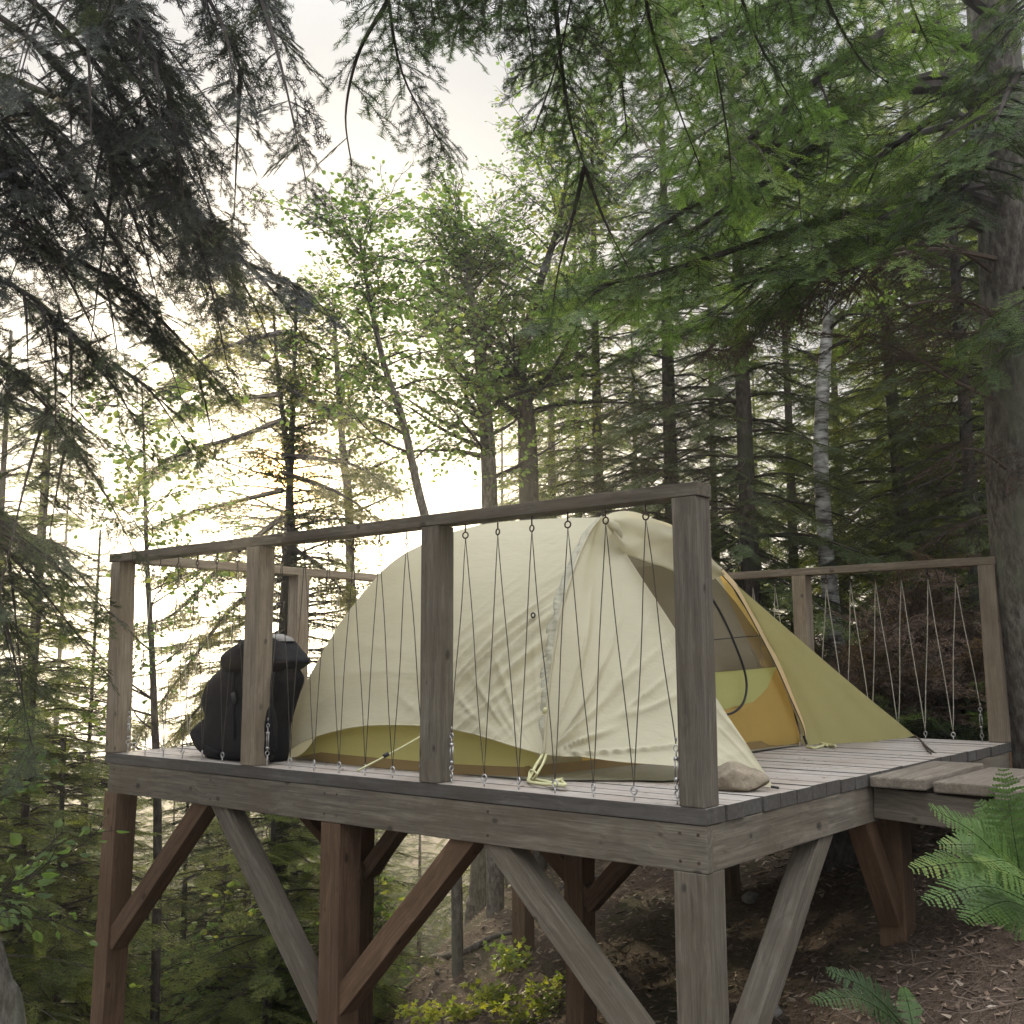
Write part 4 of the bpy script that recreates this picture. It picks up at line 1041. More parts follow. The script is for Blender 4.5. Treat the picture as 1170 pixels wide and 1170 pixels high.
# ------------------------------------------------------------------ left spruce, trunk just outside the frame
lb = gbase(-190, 900, 4.9)
ls = thing("spruce_tree", "dark spruce with dense boughs filling the upper corner above the backpack's end of the deck", "tree", lb)
ltop = at(-150, -500, 4.9)
trunk_obj("trunk", [lb-Vector((0, 0, .3)), lb.lerp(ltop, .33), lb.lerp(ltop, .66), ltop, ltop+Vector((0, 0, 3))], [.24, .2, .17, .14, .08], M_barkd, ls, 16, 12)
sp = Soup()
LS = [[(-160, -160, 4.9), (20, -90, 4.5), (120, -20, 4.2), (175, 60, 4.1), (205, 140, 4.1)], [(-160, -120, 4.9), (-20, -40, 4.6), (80, 40, 4.4), (150, 130, 4.3), (205, 215, 4.3), (260, 275, 4.35)],
      [(-160, -60, 4.9), (0, 20, 4.5), (80, 90, 4.3), (120, 160, 4.2), (135, 215, 4.2)], [(-165, 0, 4.9), (-40, 60, 4.5), (40, 130, 4.2), (90, 210, 4.1)], [(-165, 40, 4.9), (60, 110, 5.1), (180, 220, 5.2), (260, 290, 5.3), (340, 325, 5.4)],
      [(-165, 100, 4.9), (-60, 140, 4.4), (20, 210, 4.1), (50, 280, 4.0)], [(-170, 180, 4.9), (-20, 230, 4.5), (80, 290, 4.3), (150, 330, 4.2)], [(-170, 220, 4.9), (20, 270, 5.0), (120, 340, 5.1), (190, 390, 5.1), (240, 435, 5.2)],
      [(-170, 280, 4.9), (0, 320, 4.6), (80, 380, 4.5), (150, 430, 4.5)], [(-175, 350, 4.9), (-40, 390, 4.5), (40, 450, 4.3), (90, 520, 4.2)], [(-175, 420, 5.2), (-20, 450, 5.6), (50, 480, 5.8), (90, 510, 5.9)],
      [(-175, 480, 4.9), (-80, 520, 4.7), (-10, 580, 4.6), (30, 620, 4.6)], [(-178, 540, 5.4), (-60, 570, 5.7), (10, 600, 5.9), (60, 620, 6.0)], [(-180, 600, 5.2), (-90, 640, 5.2), (-20, 690, 5.2)],
      [(-160, -200, 4.9), (60, -160, 4.3), (180, -80, 3.9), (250, 20, 3.8), (285, 110, 3.85)], [(-160, -240, 4.9), (100, -200, 4.1), (230, -110, 3.8), (310, 10, 3.7)], [(-160, -180, 4.9), (-10, -130, 4.3), (60, -50, 4.0), (110, 40, 3.9)],
       [(-165, -30, 4.9), (-90, 30, 4.4), (-30, 110, 4.1), (0, 180, 4.0)],
      [(-170, 300, 4.9), (-90, 330, 4.4), (-30, 390, 4.2), (10, 450, 4.1)], [(-175, 520, 4.9), (-100, 540, 4.4), (-40, 600, 4.2), (0, 680, 4.2)]]
for pl in LS:
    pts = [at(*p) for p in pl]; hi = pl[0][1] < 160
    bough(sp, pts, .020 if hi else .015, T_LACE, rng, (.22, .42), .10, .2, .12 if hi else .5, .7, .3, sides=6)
    cc = catmull(pts, 12)
    for k in range(4, 12):
        p = cc[k]; d = (cc[k]-cc[k-1]).normalized(); X, Y, Z = frame(d)
        for sd in (-1, 1):
            if rng.random() < (.5 if hi else .65): continue
            L = rng.uniform(.35, .75); e = X*rng.uniform(.5, .9)+Y*(sd*rng.uniform(.4, .9))+Vector((0, 0, rng.uniform(-.5, 0)))
            bough(sp, [p, p+e*(L*.5), p+e*L+Vector((0, 0, -.15*L))], .010, T_LACE, rng, (.2, .36), .10, .12, .18 if hi else .5, .3, .25, sides=3)
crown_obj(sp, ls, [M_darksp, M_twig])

# ------------------------------------------------------------------ trees behind the deck
def deciduous(name, label, line, radii, seed, crown, mats, bark, tpls=None, group=None, cat="tree", sc=(.28, .45), nbr=26, L=(.7, 1.5), f0=.35, sub=4, tint=.45, up=.35):
    """leaning stem along a line of points, limbs with leafy twigs from f0 upwards"""
    r = random.Random(seed); root = thing(name, label, cat, line[0], group)
    _, c, rr = trunk_obj("trunk", [line[0]-Vector((0, 0, .3))]+line, radii, bark, root, 10, seed, .05, .25)
    s_ = Soup(); n = len(c)-1
    for i in range(nbr):
        f = f0+(1-f0)*(i+r.random())/nbr; j = min(int(f*n), n-1); p = c[j]; a = r.uniform(0, 6.28)
        ln = r.uniform(*L)*(1.15-.75*f); d = Vector((math.cos(a), math.sin(a), up*r.uniform(.2, 1.8))).normalized()
        q = [p, p+d*ln*.5+Vector((0, 0, .05)), p+d*ln+Vector((r.uniform(-.2, .2), r.uniform(-.2, .2), r.uniform(-.1, .25)))]
        s_.tube(catmull(q, 6), [max(.004, rr[j]*.38*(1-.8*k/6)) for k in range(7)], 4)
        for k in range(sub):
            g = (k+1)/sub; b = q[0].lerp(q[1], g*2) if g < .5 else q[1].lerp(q[2], g*2-1)
            for sd in range(3):
                dd = (d*r.uniform(.2, 1)+Vector((r.uniform(-1, 1), r.uniform(-1, 1), r.uniform(-.5, .8)))).normalized(); X, Y, Z = frame(dd, r.uniform(-.6, .6))
                s_.add(r.choice(tpls or T_LEAF), X, Y, Z, b, r.uniform(*sc), tint+r.uniform(-.3, .3))
    crown_obj(s_, root, mats)
    return root
AS = [M_aspen, M_twig]
# the conifer that hides the sun
sl = from_ground(px_trunk([(325, 900), (325, 650), (324, 480), (316, 395), (300, 340), (290, 300)], 12.0))
H_ = sl[-1].z-sl[0].z
conifer("pine_tree", "straight conifer whose trunk stands right in front of the low sun", sl[0], H_+.2, .115, 31, cs=.28, Lmax=2.1, tpls=T_SPARSE+T_MID[:2], mats=[M_far, M_twig], whorl=.27, per=6, spray=(.36, .6), step=.12, droop=.12, tint=.6, dead=.5, lean=(-.1, .05))
deciduous("poplar_tree", "young poplar leaning away from the tent, with a bare lower stem and loose leaves", from_ground(px_trunk([(520, 900), (512, 760), (502, 670), (492, 615), (478, 560), (460, 480), (440, 420), (425, 355), (416, 305), (408, 258)], 9.0)), [.055, .05, .047, .045, .043, .04, .037, .032, .026, .02, .014, .007], 41, None, AS, M_bark, nbr=28, L=(.5, 1.15), f0=.58, sub=3)
deciduous("aspen_tree", "leafy aspen standing behind the middle of the tent roof", from_ground(px_trunk([(560, 600), (555, 480), (545, 380), (536, 320), (532, 268)], 10.5)), [.09, .085, .08, .07, .05, .03, .01], 42, None, AS, M_bark, nbr=40, L=(.8, 1.4), f0=.38, sub=5)
deciduous("aspen_tree", "aspen with a forked dark stem behind the tent peak", from_ground(px_trunk([(604, 560), (600, 470), (594, 425), (612, 340), (640, 250), (650, 180)], 11.0)), [.12, .11, .10, .08, .055, .03, .012], 43, None, AS, M_barkd, nbr=50, L=(1.0, 1.8), f0=.40, sub=5, tint=.5)
deciduous("aspen_tree", "slender aspen with golden leaves in front of the bright sky", from_ground(px_trunk([(400, 640), (392, 520), (385, 420), (380, 330)], 13.5)), [.07, .065, .06, .05, .035, .012], 44, None, AS, M_bark, nbr=30, L=(.8, 1.5), f0=.4, sub=4, tint=.75)
deciduous("sapling", "thin bare-stemmed sapling rising beside the far left railing post", from_ground(px_trunk([(180, 1000), (176, 800), (168, 640), (165, 520), (162, 440)], 8.0)), [.04, .038, .034, .026, .018, .01, .005], 45, None, AS, M_barkd, nbr=26, L=(.5, 1.0), f0=.4, sub=2, tint=.6)
deciduous("alder_tree", "golden-leaved tree whose crown fills the glare around the low sun", from_ground(px_trunk([(338, 800), (336, 650), (328, 520), (318, 430), (312, 350)], 13.0)), [.06, .055, .05, .04, .03, .012], 48, None, [M_gold, M_twig], M_barkd, nbr=54, L=(.9, 2.0), f0=.42, sub=5, tint=.55, sc=(.26, .42), up=.15)
# birch by the back railing
bl = from_ground(px_trunk([(958, 760), (945, 640), (938, 520), (942, 420), (950, 330), (958, 240), (955, 150)], 9.5))
deciduous("birch_tree", "crooked white-barked birch rising behind the back railing", bl, [.085, .082, .078, .072, .066, .058, .045, .03, .02], 46, None, AS, M_birch, nbr=12, L=(.6, 1.1), f0=.6, sub=3, tint=.3)
# conifers behind the tent that can be told apart
CT = [("spruce_tree", "spruce with a stout trunk between the tent peak and the white birch", 770, 560, 10.5, 8.5, .095, 1.7), ("spruce_tree", "dark spruce trunk directly behind the tent's olive flap", 858, 640, 9.5, 8.0, .10, 1.6),
      ("fir_tree", "slim fir just left of the white birch trunk", 905, 650, 12.5, 8.0, .07, 1.4), ("fir_tree", "fir between the white birch and the far corner post of the deck", 1038, 640, 10.5, 8.2, .085, 1.7),
      ("spruce_tree", "spruce pole standing close to the thick spruce trunk", 1112, 620, 9.0, 7.5, .07, 1.5), ("fir_tree", "bushy fir over the tent's rolled-up door", 690, 560, 12.0, 8.5, .085, 1.9), ("fir_tree", "green fir behind the middle of the front rail", 640, 560, 14.0, 8.0, .10, 1.9)]
for i, (nm, lab, u, v, Y, H, r0, Lm) in enumerate(CT):
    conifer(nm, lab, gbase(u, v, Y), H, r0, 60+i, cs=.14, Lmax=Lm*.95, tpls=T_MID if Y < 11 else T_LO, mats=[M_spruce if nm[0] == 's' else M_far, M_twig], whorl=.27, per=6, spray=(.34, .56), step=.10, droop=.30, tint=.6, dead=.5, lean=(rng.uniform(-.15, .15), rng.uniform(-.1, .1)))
# wood behind: a few kinds, copied
G_ = "slim conifers of the dark wood behind the deck"; GL = "slim conifer among many alike in the wood behind the deck"
protos = []
for i in range(4):
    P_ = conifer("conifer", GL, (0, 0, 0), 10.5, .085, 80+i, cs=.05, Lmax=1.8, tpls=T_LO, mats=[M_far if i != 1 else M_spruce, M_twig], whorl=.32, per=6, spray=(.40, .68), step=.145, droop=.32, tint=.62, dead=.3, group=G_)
    protos.append(P_)
spots = []
r2 = random.Random(9)
for u, Y in [(575, 19), (665, 16), (735, 19), (815, 17), (880, 20), (965, 14.5), (1010, 18), (1075, 13.5), (1085, 20), (1140, 16), (1165, 11.5), (1200, 18), (1225, 13), (1265, 16), (1290, 10), (1340, 13),
             (1040, 28), (1110, 25), (1180, 26), (1250, 25), (1330, 22)]:
    spots.append((u+r2.uniform(-10, 10), Y))
k = 0
for u, Y in spots:
    b = gbase(u, 700, Y); o = protos[k % 4] if k < 4 else None; s_ = r2.uniform(.8, 1.15)
    if o is None: o = dup(protos[k % 4], b, r2.uniform(0, 6.28), s_)
    else: o.location = b; o.rotation_euler = (0, 0, r2.uniform(0, 6.28))
    k += 1
# ------------------------------------------------------------------ down the slope: trees and bushes seen past and under the deck
GD = "conifers growing down the slope below the deck"; LD = "conifer among many alike growing down the slope below the deck"
dn = [(30, 10), (-40, 13), (95, 13), (60, 17), (150, 15), (215, 12.5), (255, 17), (285, 14), (350, 18), (385, 14.5), (430, 19), (20, 21), (120, 22), (200, 24), (300, 23), (400, 25), (-120, 12), (-90, 18), (480, 20), (-20, 9),
      (40, 30), (110, 34), (180, 30), (240, 36), (310, 31), (370, 35), (440, 32), (-30, 32), (-100, 28), (60, 44), (150, 48), (230, 45), (320, 50), (400, 46), (480, 42), (10, 56), (120, 60), (270, 62), (360, 60), (450, 58), (-60, 48)]
for u, Y in dn:
    b = gbase(u, 900, Y); left = u < 75 and Y < 24
    vt = (380 if left else (850 if Y < 26 else 845)) + r2.uniform(-40, 50)
    ztop = at(u, vt, Y).z; s_ = min(1.3, max(.3, (ztop-b.z)/10.5))
    dup(protos[r2.randrange(4)], b, r2.uniform(0, 6.28), (max(.7, min(1.1, s_*1.5)), max(.7, min(1.1, s_*1.5)), s_), LD, GD)
def ground_hit(u, v, y0=2.0, y1=60):
    Y = y0
    while Y < y1:
        p = at(u, v, Y)
        if p.z < ground_z(p.x, p.y): return Vector((p.x, p.y, ground_z(p.x, p.y)))
        Y += 0.03
    return None
def shrub(name, label, loc, h, w, seed, tpls, mats, tint=.5, stems=7, sc=(.3, .5), group=None, cat="shrub", sub=5, lift=1.0):
    r = random.Random(seed); root = thing(name, label, cat, loc, group); s_ = Soup(); b = Vector(loc)
    for i in range(stems):
        a = r.uniform(0, 6.28); d = Vector((math.cos(a)*w*r.uniform(.2, 1), math.sin(a)*w*r.uniform(.2, 1), h*r.uniform(.6, 1)*lift))
        q = catmull([b-Vector((0, 0, .1)), b+d*.5+Vector((0, 0, h*.1)), b+d], 8)
        s_.tube(q, [.012*h*(1-.08*k) for k in range(9)], 4)
        for k in range(2, 9):
            for j in range(sub):
                dd = (Vector((r.uniform(-1, 1), r.uniform(-1, 1), r.uniform(-.2, .7)))).normalized(); X, Y, Z = frame(dd, r.uniform(-.5, .5))
                s_.add(r.choice(tpls), X, Y, Z, q[k], r.uniform(*sc), tint+r.uniform(-.3, .3))
    crown_obj(s_, root, mats, "foliage")
    return root
GB = "leafy bushes on the slope below the deck"; LB = "leafy green bush among many alike on the slope below the deck"
bush = [shrub("bush", LB, (0, 0, 0), 1.6, .9, 200+i, T_LEAF, [M_aspen, M_twig], .62, 8, (.4, .6), GB) for i in range(2)]
bs = [(145, 8.6), (20, 9), (70, 10.5), (130, 9.5), (190, 11), (240, 9.8), (300, 11.5), (340, 10), (60, 14), (160, 14), (270, 14.5), (350, 17), (-20, 11), (100, 17), (220, 18), (310, 19), (375, 23), (30, 19), (-60, 8), (180, 23), (250, 12.5), (205, 15), (150, 11.5), (110, 12), (330, 13), (280, 17), (130, 20), (240, 24), (330, 27), (190, 30), (270, 33), (100, 28), (360, 34)]
for k, (u, Y) in enumerate(bs):
    b = gbase(u, 900, Y)+Vector((0, 0, .0)); sc_ = r2.uniform(.8, 1.5)*(1 if Y < 13 else 1.5)
    if k < 2: bush[k].location = b; bush[k].scale = (sc_,)*3
    else: dup(bush[k % 2], b, r2.uniform(0, 6.28), sc_)
GF = "young firs on the slope under the deck"; LF = "young fir among several alike on the slope under the deck"
yf = conifer("young_fir", LF, (0, 0, 0), 3.0, .035, 230, cs=.04, Lmax=1.1, tpls=T_MID, mats=[M_far, M_twig], whorl=.2, per=6, spray=(.4, .6), step=.12, droop=.15, tint=.78, group=GF)
for k, (u, Y) in enumerate([(375, 9.5), (225, 16), (140, 14), (330, 18), (190, 20), (270, 22), (90, 18), (380, 26), (250, 28), (320, 26), (160, 26), (50, 24), (210, 32), (290, 34), (350, 31), (120, 32), (420, 30), (240, 14), (175, 11.5), (290, 15.5), (20, 15), (60, 12), (345, 12.5), (260, 12), (110, 8.0), (30, 8), (415, 16.5), (70, 7.5), (-40, 7.5), (310, 9), (440, 24), (-10, 10)]):
    b = gbase(u, 900, Y)
    if k == 0: yf.location = b; yf.scale = (1.0, 1.0, 1.0)
    else: dup(yf, b, r2.uniform(0, 6.28), r2.uniform(.8, 1.4)*(1.0 if Y < 14 else 1.5))
for u, Y, vt, H0, Lm, lab, sd in [(35, 7.6, 470, 0, 1.25, "bushy green fir at the edge of the view beyond the front rail's far end", 240), (-45, 6.6, 560, 0, 1.2, "low bushy fir beneath the dark spruce at the edge of the view", 241), (100, 10.5, 600, 0, 1.1, "pale green fir whose tip shows just past the far left post", 242)]:
    b = gbase(u, 900, Y); ht = at(u, vt, Y).z-b.z
    conifer("fir_tree", lab, b, ht, .05, sd, cs=.05, Lmax=Lm, tpls=T_MID, mats=[M_far, M_twig], whorl=.2, per=6, spray=(.36, .58), step=.12, droop=.22, tint=.6)
# sweeping boughs on the tree in front of the sun
suntree = [o for o in COL.objects if o.name.startswith("pine_tree")][0]
sp = Soup()
for pl in ([(323, 590, 12), (260, 640, 11.4), (200, 700, 11), (150, 720, 10.8)], [(323, 660, 12), (270, 690, 11.2), (215, 760, 10.8), (165, 830, 10.6)], [(324, 720, 12), (280, 745, 11.4), (235, 800, 11), (190, 850, 10.8)], [(323, 540, 12), (380, 560, 11.6), (430, 590, 11.4)],
           [(323, 620, 12), (370, 650, 11.6), (400, 690, 11.4)], [(322, 480, 12), (270, 500, 11.2), (200, 520, 10.8), (150, 560, 10.6)], [(322, 440, 12), (380, 470, 11.5), (440, 480, 11.2)], [(320, 380, 12), (250, 400, 11.2), (190, 440, 10.8)], [(323, 650, 12), (250, 650, 12.4), (180, 660, 12.6)], [(323, 690, 12), (260, 720, 12.5), (190, 740, 12.8)], [(323, 560, 12), (240, 580, 12.4), (170, 600, 12.6)], [(324, 750, 12), (270, 790, 11.8), (215, 830, 11.6)], [(322, 520, 12), (400, 530, 12.4), (450, 560, 12.6)], [(322, 450, 12), (250, 460, 12.4), (190, 480, 12.6)]):
    bough(sp, [at(*p) for p in pl], .035, T_SPARSE[:2]+T_MID[:3], rng, (.4, .65), .085, .15, .65, .5, .3, sides=5)
me = sp.mesh("bough", tuple(suntree.location)); o = link("bough", me, [M_gold, M_twig]); o.parent = suntree
# brush behind the back railing
for i, (u, v, Y, lab, tp_, mt, tn, h) in enumerate([(1060, 800, 7.6, "rust brown dead fir brush behind the back railing, nearest the corner post", T_SPARSE, [M_brown, M_dead], .6, 1.25), (1000, 800, 8.6, "rust brown dead fir brush behind the white birch", T_SPARSE, [M_brown, M_dead], .45, 1.3), (1110, 800, 8.4, "tall brown dead brush beside the thick spruce trunk", T_SPARSE, [M_brown, M_dead], .7, 1.5),
        (900, 780, 8.8, "dark green fir brush behind the olive tent flap", T_MID, [M_spruce, M_twig], .45, 1.2), (1085, 820, 7.2, "low green fir sprig under the dead brush at the back railing", T_MID, [M_spruce, M_twig], .5, .6)]):
    shrub("brush", lab, gbase(u, v, Y), h, .8, 300+i, tp_, mt, tn, 9, (.3, .55), sub=4)
for i, (u, v, Y, lab) in enumerate([(620, 985, 11.5, "broad leafy plant at the crest of the bank, behind the middle leg"), (690, 955, 10.5, "leafy plant seen between the near legs at the crest"), (470, 1010, 13.5, "bushy plant left of the grey stump under the deck"), (440, 1060, 11.0, "yellowish plant at the edge of the bank where it drops away")]):
    g = ground_hit(u, v) or gbase(u, v, Y)
    shrub("plant", lab, g, .38, .35, 330+i, T_MAPLE, [M_aspen if i < 3 else M_maple, M_twig], .55, 6, (.16, .24), cat="plant", sub=3)
g = ground_hit(548, 988) or gbase(548, 988, 13)
st = thing("tree_stump", "grey broken tree stump at the crest of the bank under the deck", "stump", g)
trunk_obj("trunk", [g-Vector((0, 0, .3)), g+Vector((.02, 0, .25)), g+Vector((.05, 0, .6)), g+Vector((.07, 0, 1.6)), g+Vector((.07, 0, 3.0))], [.26, .20, .16, .14, .13], M_bark, st, 14, 5, .12, .6)
# yellow-green maple seedlings on the bank
G5 = None
for i, (u, v, h, tn, lab) in enumerate([(590, 1105, .34, .6, "bright maple seedling by the foot of the thin back leg"), (555, 1150, .30, .8, "yellow-green maple seedling in the middle of the bank below the tent"), (520, 1168, .26, .9, "yellow maple seedling at the bottom edge between the braces"), (625, 1150, .28, .55, "green maple seedling tucked against the near brace"), (490, 1172, .22, .95, "low yellow seedling nearest the middle leg"), (600, 1170, .26, .75, "maple seedling at the bottom edge beside the near brace")]):
    g = ground_hit(u, v)
    shrub("maple_seedling", lab, g, h*.30, .20, 350+i, T_MAPLE, [M_maple, M_twig], tn, 4, (.09, .15), cat="seedling", sub=1)

# ------------------------------------------------------------------ ferns
def frond_tris(base, tip, width, seed, arch=.12, n=24, tint=.5):
    r = random.Random(seed); base, tip = Vector(base), Vector(tip); d = tip-base; L = d.length
    mid = base.lerp(tip, .5)+Vector((0, 0, arch*L)); c = catmull([base, mid, tip], n*2)
    V, Mt, Tt = [], [], []
    tv = CAM-mid; tv.normalize()
    for k in range(len(c)-1):
        p, q = c[k], c[k+1]; dd = (q-p).normalized(); o1 = dd.orthogonal().normalized(); o2 = dd.cross(o1); w = .0022*(1-.8*k/len(c))
        for o in (o1, o2): V += [(p-o*w, q-o*w, q+o*w), (p-o*w, q+o*w, p+o*w)]; Mt += [1, 1]; Tt += [0, 0]
    upn = (Vector((0, 0, 1))*1.0+tv*.9).normalized()
    for i in range(n):
        f = .16+.84*(i+.5)/n; j = min(int(f*n*2), n*2-1); p = c[j]; dd = (c[j+1]-c[j]).normalized()
        sd0 = dd.cross(upn).normalized(); prof = min(1, (f-.10)/.22)*(1-f)**.62*1.25
        for sg in (-1, 1):
            pl = width*prof*r.uniform(.78, 1.1)+.006
            if r.random() < .03: continue
            pd = (sd0*sg+dd*r.uniform(.30, .5)+Vector((0, 0, -.12*r.random()))).normalized(); t0 = tint+r.uniform(-.12, .12)+.15*(f > .8)
            m = max(3, int(pl/.0075)); up = dd.cross(pd).normalized()*sg
            for k in range(m):
                g = (k+.5)/m; b = p+pd*(pl*g)+Vector((0, 0, -.10*pl*g*g)); ll = pl*.105*(1-g*.8)*min(1, .7+g*3)+.0022; hw = pl/m*.52
                for s2 in (-1, 1):
                    nd = (dd*s2*1.0+pd*.45+up*r.uniform(-.15, .15)).normalized()
                    a_, b_ = b-pd*hw, b+pd*hw; mm = b+nd*ll*.6; tp_ = b+nd*ll+pd*.002
                    V += [(a_, b_, mm+pd*hw*.75), (a_, mm+pd*hw*.75, mm-pd*hw*.75), (mm-pd*hw*.75, mm+pd*hw*.75, tp_)]; Mt += [0, 0, 0]; Tt += [t0, t0, t0]
    return V, Mt, Tt
def fern(name, label, base, fronds, seed, tint=.5, mat=None):
    root = thing(name, label, "fern", base)
    for i, (tp_, w, ar, *st) in enumerate(fronds):
        V, Mt, Tt = frond_tris(st[0] if st else base, tp_, w, seed+i, ar, 30, tint+(i*7 % 5-2)*.08)
        s_ = Soup()
        if st: s_.tube(catmull([Vector(base), Vector(base).lerp(st[0], .6)+Vector((0, 0, .05)), st[0]], 8), [.003]*9, 4)
        s_.tv.append(np.array([[tuple(a) for a in t] for t in V], np.float32)); s_.tm.append(np.array(Mt, np.int32)); s_.tt.append(np.clip(np.array(Tt, np.float32), 0, 1))
        me = s_.mesh("frond", tuple(base)); o = link("frond", me, [mat or M_fern, M_fern]); o.parent = root
    return root
fb_ = at(1215, 1120, 2.5); fb_.z = ground_z(fb_.x, fb_.y)
def blade(u0, v0, Y0, u1, v1, Y1, w, ar): return (at(u1, v1, Y1), w, ar, at(u0, v0, Y0))
fern("fern", "bright green fern with many feathery fronds in front of the plank walkway", fb_, [
    blade(1172, 1040, 2.55, 1146, 878, 2.6, .085, .02), blade(1185, 1035, 2.5, 1062, 922, 2.45, .085, .10), blade(1200, 1020, 2.5, 1040, 993, 2.4, .085, .10), blade(1200, 1045, 2.45, 1056, 1030, 2.3, .085, .12), blade(1195, 1010, 2.6, 1100, 940, 2.65, .08, .10),
    blade(1200, 1055, 2.4, 1100, 1052, 2.2, .08, .12), blade(1190, 1020, 2.65, 1180, 895, 2.75, .08, .04), blade(1215, 1010, 2.5, 1255, 900, 2.6, .09, .1), blade(1225, 1030, 2.45, 1330, 960, 2.4, .09, .2), blade(1205, 1000, 2.7, 1072, 965, 2.7, .085, .10), blade(1200, 1030, 2.6, 1085, 1005, 2.55, .085, .12),
    blade(1220, 1050, 2.4, 1300, 1050, 2.2, .09, .2), blade(1195, 1035, 2.35, 1120, 985, 2.2, .08, .14), blade(1180, 1030, 2.75, 1118, 915, 2.85, .08, .06), blade(1200, 1060, 2.6, 1110, 1035, 2.6, .085, .10)], 400, .5)
f2 = ground_hit(1040, 1195) or at(1040, 1195, 2.6)
f2 = at(1045, 1185, 2.75); f2.z = max(f2.z, ground_z(f2.x, f2.y))
fern("fern", "small dark fern with two fronds on the shaded soil beneath the side beam", f2, [(at(944, 1108, 2.75), .055, .10), (at(925, 1143, 2.6), .05, .12), (at(1032, 1128, 2.9), .03, .1)], 430, .1)

# ------------------------------------------------------------------ litter, sticks, roots, stones
def litter():
    r = random.Random(12); V, Mt, Tt = [], [], []
    for _ in range(26000):
        u = r.uniform(380, 1200); v = 940+r.random()**.8*290
        Y = None
        p = at(u, v, 1)-CAM
        t = r.uniform(2.4, 15)
        q = CAM+p*t
        x, y = q.x, q.y
        x += r.uniform(-.3, .3); y += r.uniform(-.3, .3)
        z = ground_z(x, y)+.006
        a = r.uniform(0, 6.28); d = Vector((math.cos(a), math.sin(a), r.uniform(-.35, .35))).normalized(); s = d.cross(Vector((r.uniform(-.6, .6), r.uniform(-.6, .6), 1))).normalized(); b = Vector((x, y, z))
        if r.random() < .62:
            l = r.uniform(.012, .035)*(1 if t < 6 else 1.5); w = l*r.uniform(.25, .45); n = d.cross(s)*l*.15
            V += [(b-d*l, b+s*w+n, b+d*l), (b-d*l, b+d*l, b-s*w+n)]; c = r.random(); Mt += [0, 0]; Tt += [c, c]
        else:
            l = r.uniform(.03, .12); w = r.uniform(.0012, .0032)
            V += [(b-d*l-s*w, b+d*l-s*w, b+d*l+s*w), (b-d*l-s*w, b+d*l+s*w, b-d*l+s*w)]; c = r.random()*.6; Mt += [1, 1]; Tt += [c, c]
    s_ = Soup(); s_.tv.append(np.array([[tuple(a) for a in t] for t in V], np.float32)); s_.tm.append(np.array(Mt, np.int32)); s_.tt.append(np.array(Tt, np.float32))
    me = s_.mesh("leaf_litter"); o = link("leaf_litter", me, [M_litter, M_dead])
    tag(o, "brown leaf and twig litter strewn over the bank under the deck", "leaf litter", kind="stuff")
M_litter = leaf_mat("litter_leaves", [(0.0, (0.05, 0.034, 0.024)), (0.5, (0.14, 0.095, 0.065)), (0.85, (0.24, 0.18, 0.13)), (1.0, (0.32, 0.27, 0.21))], 0.1, .8)
litter()
def stick(name, label, px, r0, seed, mat=M_dead, cat="branch", lift=.0):
    r = random.Random(seed); pts = [ground_hit(u, v) for u, v in px]; pts = [p+Vector((0, 0, r0*.6+lift)) for p in pts if p]
    if len(pts) < 2: return
    c = catmull(pts, 20); o = link(name, mesh_py(name, *tube([p-pts[0] for p in c], [r0*(1-.6*i/20)*(1+.12*math.sin(i*2.1)) for i in range(21)], 8, True, .1, r), True), mat); o.location = pts[0]
    tag(o, label, cat)
stick("fallen_log", "short grey fallen log lying on the bank beyond the middle leg", [(437, 1124), (470, 1118), (500, 1115)], .05, 1, M_bark, "log")
stick("tree_root", "crooked dark root running up the bank beneath the tent", [(495, 1098), (530, 1092), (560, 1076), (590, 1068)], .04, 2, M_barkd, "root")
stick("dead_branch", "thin pale stick on the bank pointing down to the middle leg", [(428, 1150), (440, 1130), (446, 1116)], .016, 3)
stick("dead_branch", "thin forked stick below the fallen log", [(484, 1150), (492, 1135), (497, 1122)], .014, 4)
stick("dead_branch", "pale twig leaning on the soil beneath the fern", [(1038, 1132), (1058, 1120), (1076, 1108)], .006, 5)
stick("dead_branch", "grey twig lying across the soil in the lower corner", [(1082, 1128), (1105, 1136), (1130, 1146)], .006, 6)
stick("dead_branch", "dark stick at the crest of the bank behind the near brace", [(640, 1018), (665, 1008), (690, 1004)], .03, 7, M_barkd)
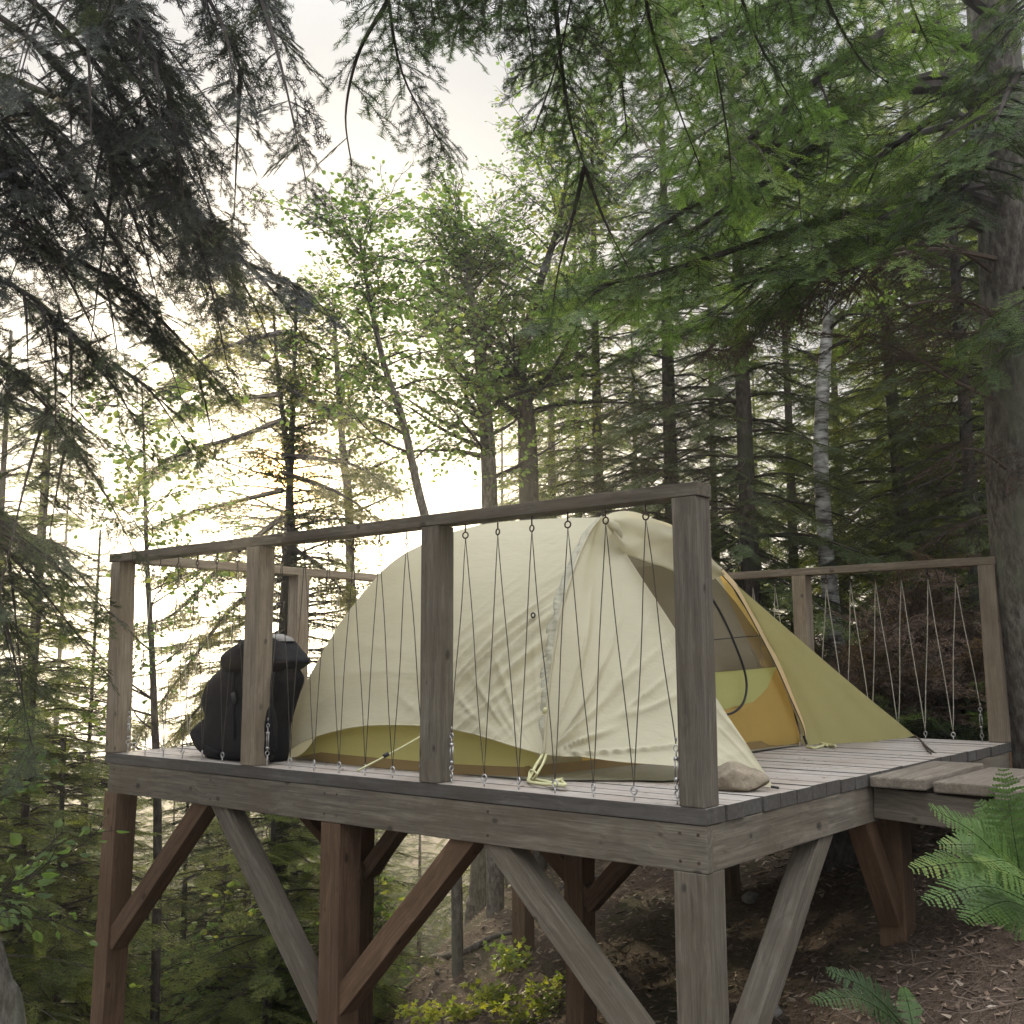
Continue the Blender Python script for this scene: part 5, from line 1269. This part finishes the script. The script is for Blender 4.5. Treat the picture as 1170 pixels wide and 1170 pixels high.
stick("dead_branch", "broken grey stick among the litter behind the side brace", [(905, 995), (935, 985), (958, 976)], .03, 8, M_bark)
for i, (u, v, s_, lab) in enumerate([(590, 1100, .07, "pale flat stone beside the thin back leg"), (655, 1129, .06, "flat grey stone next to the maple seedlings"), (858, 1028, .07, "grey stone by the back leg under the deck"), (875, 1160, .08, "dark stone at the foot of the side brace")]):
    g = ground_hit(u, v)
    if g: rock("stone", lab, (g.x, g.y, g.z-s_*.25), (s_*1.3, s_, s_*.6), 20+i, M_stone if i else M_stone, i)
# dead stump under the deck
g = ground_hit(965, 985) or gbase(965, 985, 8)
ds = thing("tree_stump", "low dark rotten stump behind the side brace under the deck", "stump", g)
trunk_obj("trunk", [g-Vector((0, 0, .2)), g+Vector((0, 0, .12)), g+Vector((.02, 0, .34))], [.2, .16, .13], M_barkd, ds, 14, 9, .3, .7)
# leaning trunk at the lower edge
tl = px_trunk([(16, 1200), (-2, 1120), (-22, 1050), (-60, 940)], 4.2)
deciduous("leaning_tree", "grey flaking trunk leaning out of the view at the lower corner", from_ground([tl[0]]+tl[1:]), [.055, .053, .05, .048, .045], 47, None, [M_aspen, M_twig], M_bark, nbr=6, L=(.4, .8), f0=.75, sub=2, tint=.3)
# ------------------------------------------------------------------ air
def make_haze():
    t = NT("morning_haze"); t.n.remove(t.b)
    v = t.new("ShaderNodeVolumePrincipled"); v.inputs["Color"].default_value = (0.98, 0.98, 0.97, 1); v.inputs["Density"].default_value = 0.0042; v.inputs["Anisotropy"].default_value = 0.80
    t.l.new(v.outputs[0], t.out.inputs["Volume"])
    X, z0, z1 = 1300, -45, 21
    V = [(sx*X, sy*X, z) for z in (z0, z1) for sx, sy in ((-1, -1), (1, -1), (1, 1), (-1, 1))]
    Fc = [(3, 2, 1, 0), (4, 5, 6, 7)]+[(k, (k+1) % 4, (k+1) % 4+4, k+4) for k in range(4)]
    o = link("haze", mesh_py("haze", V, Fc), t.m); tag(o, None, None, kind="stuff"); o["label"] = "thin bright morning haze in the air between the trees"; o["category"] = "haze"
make_haze()
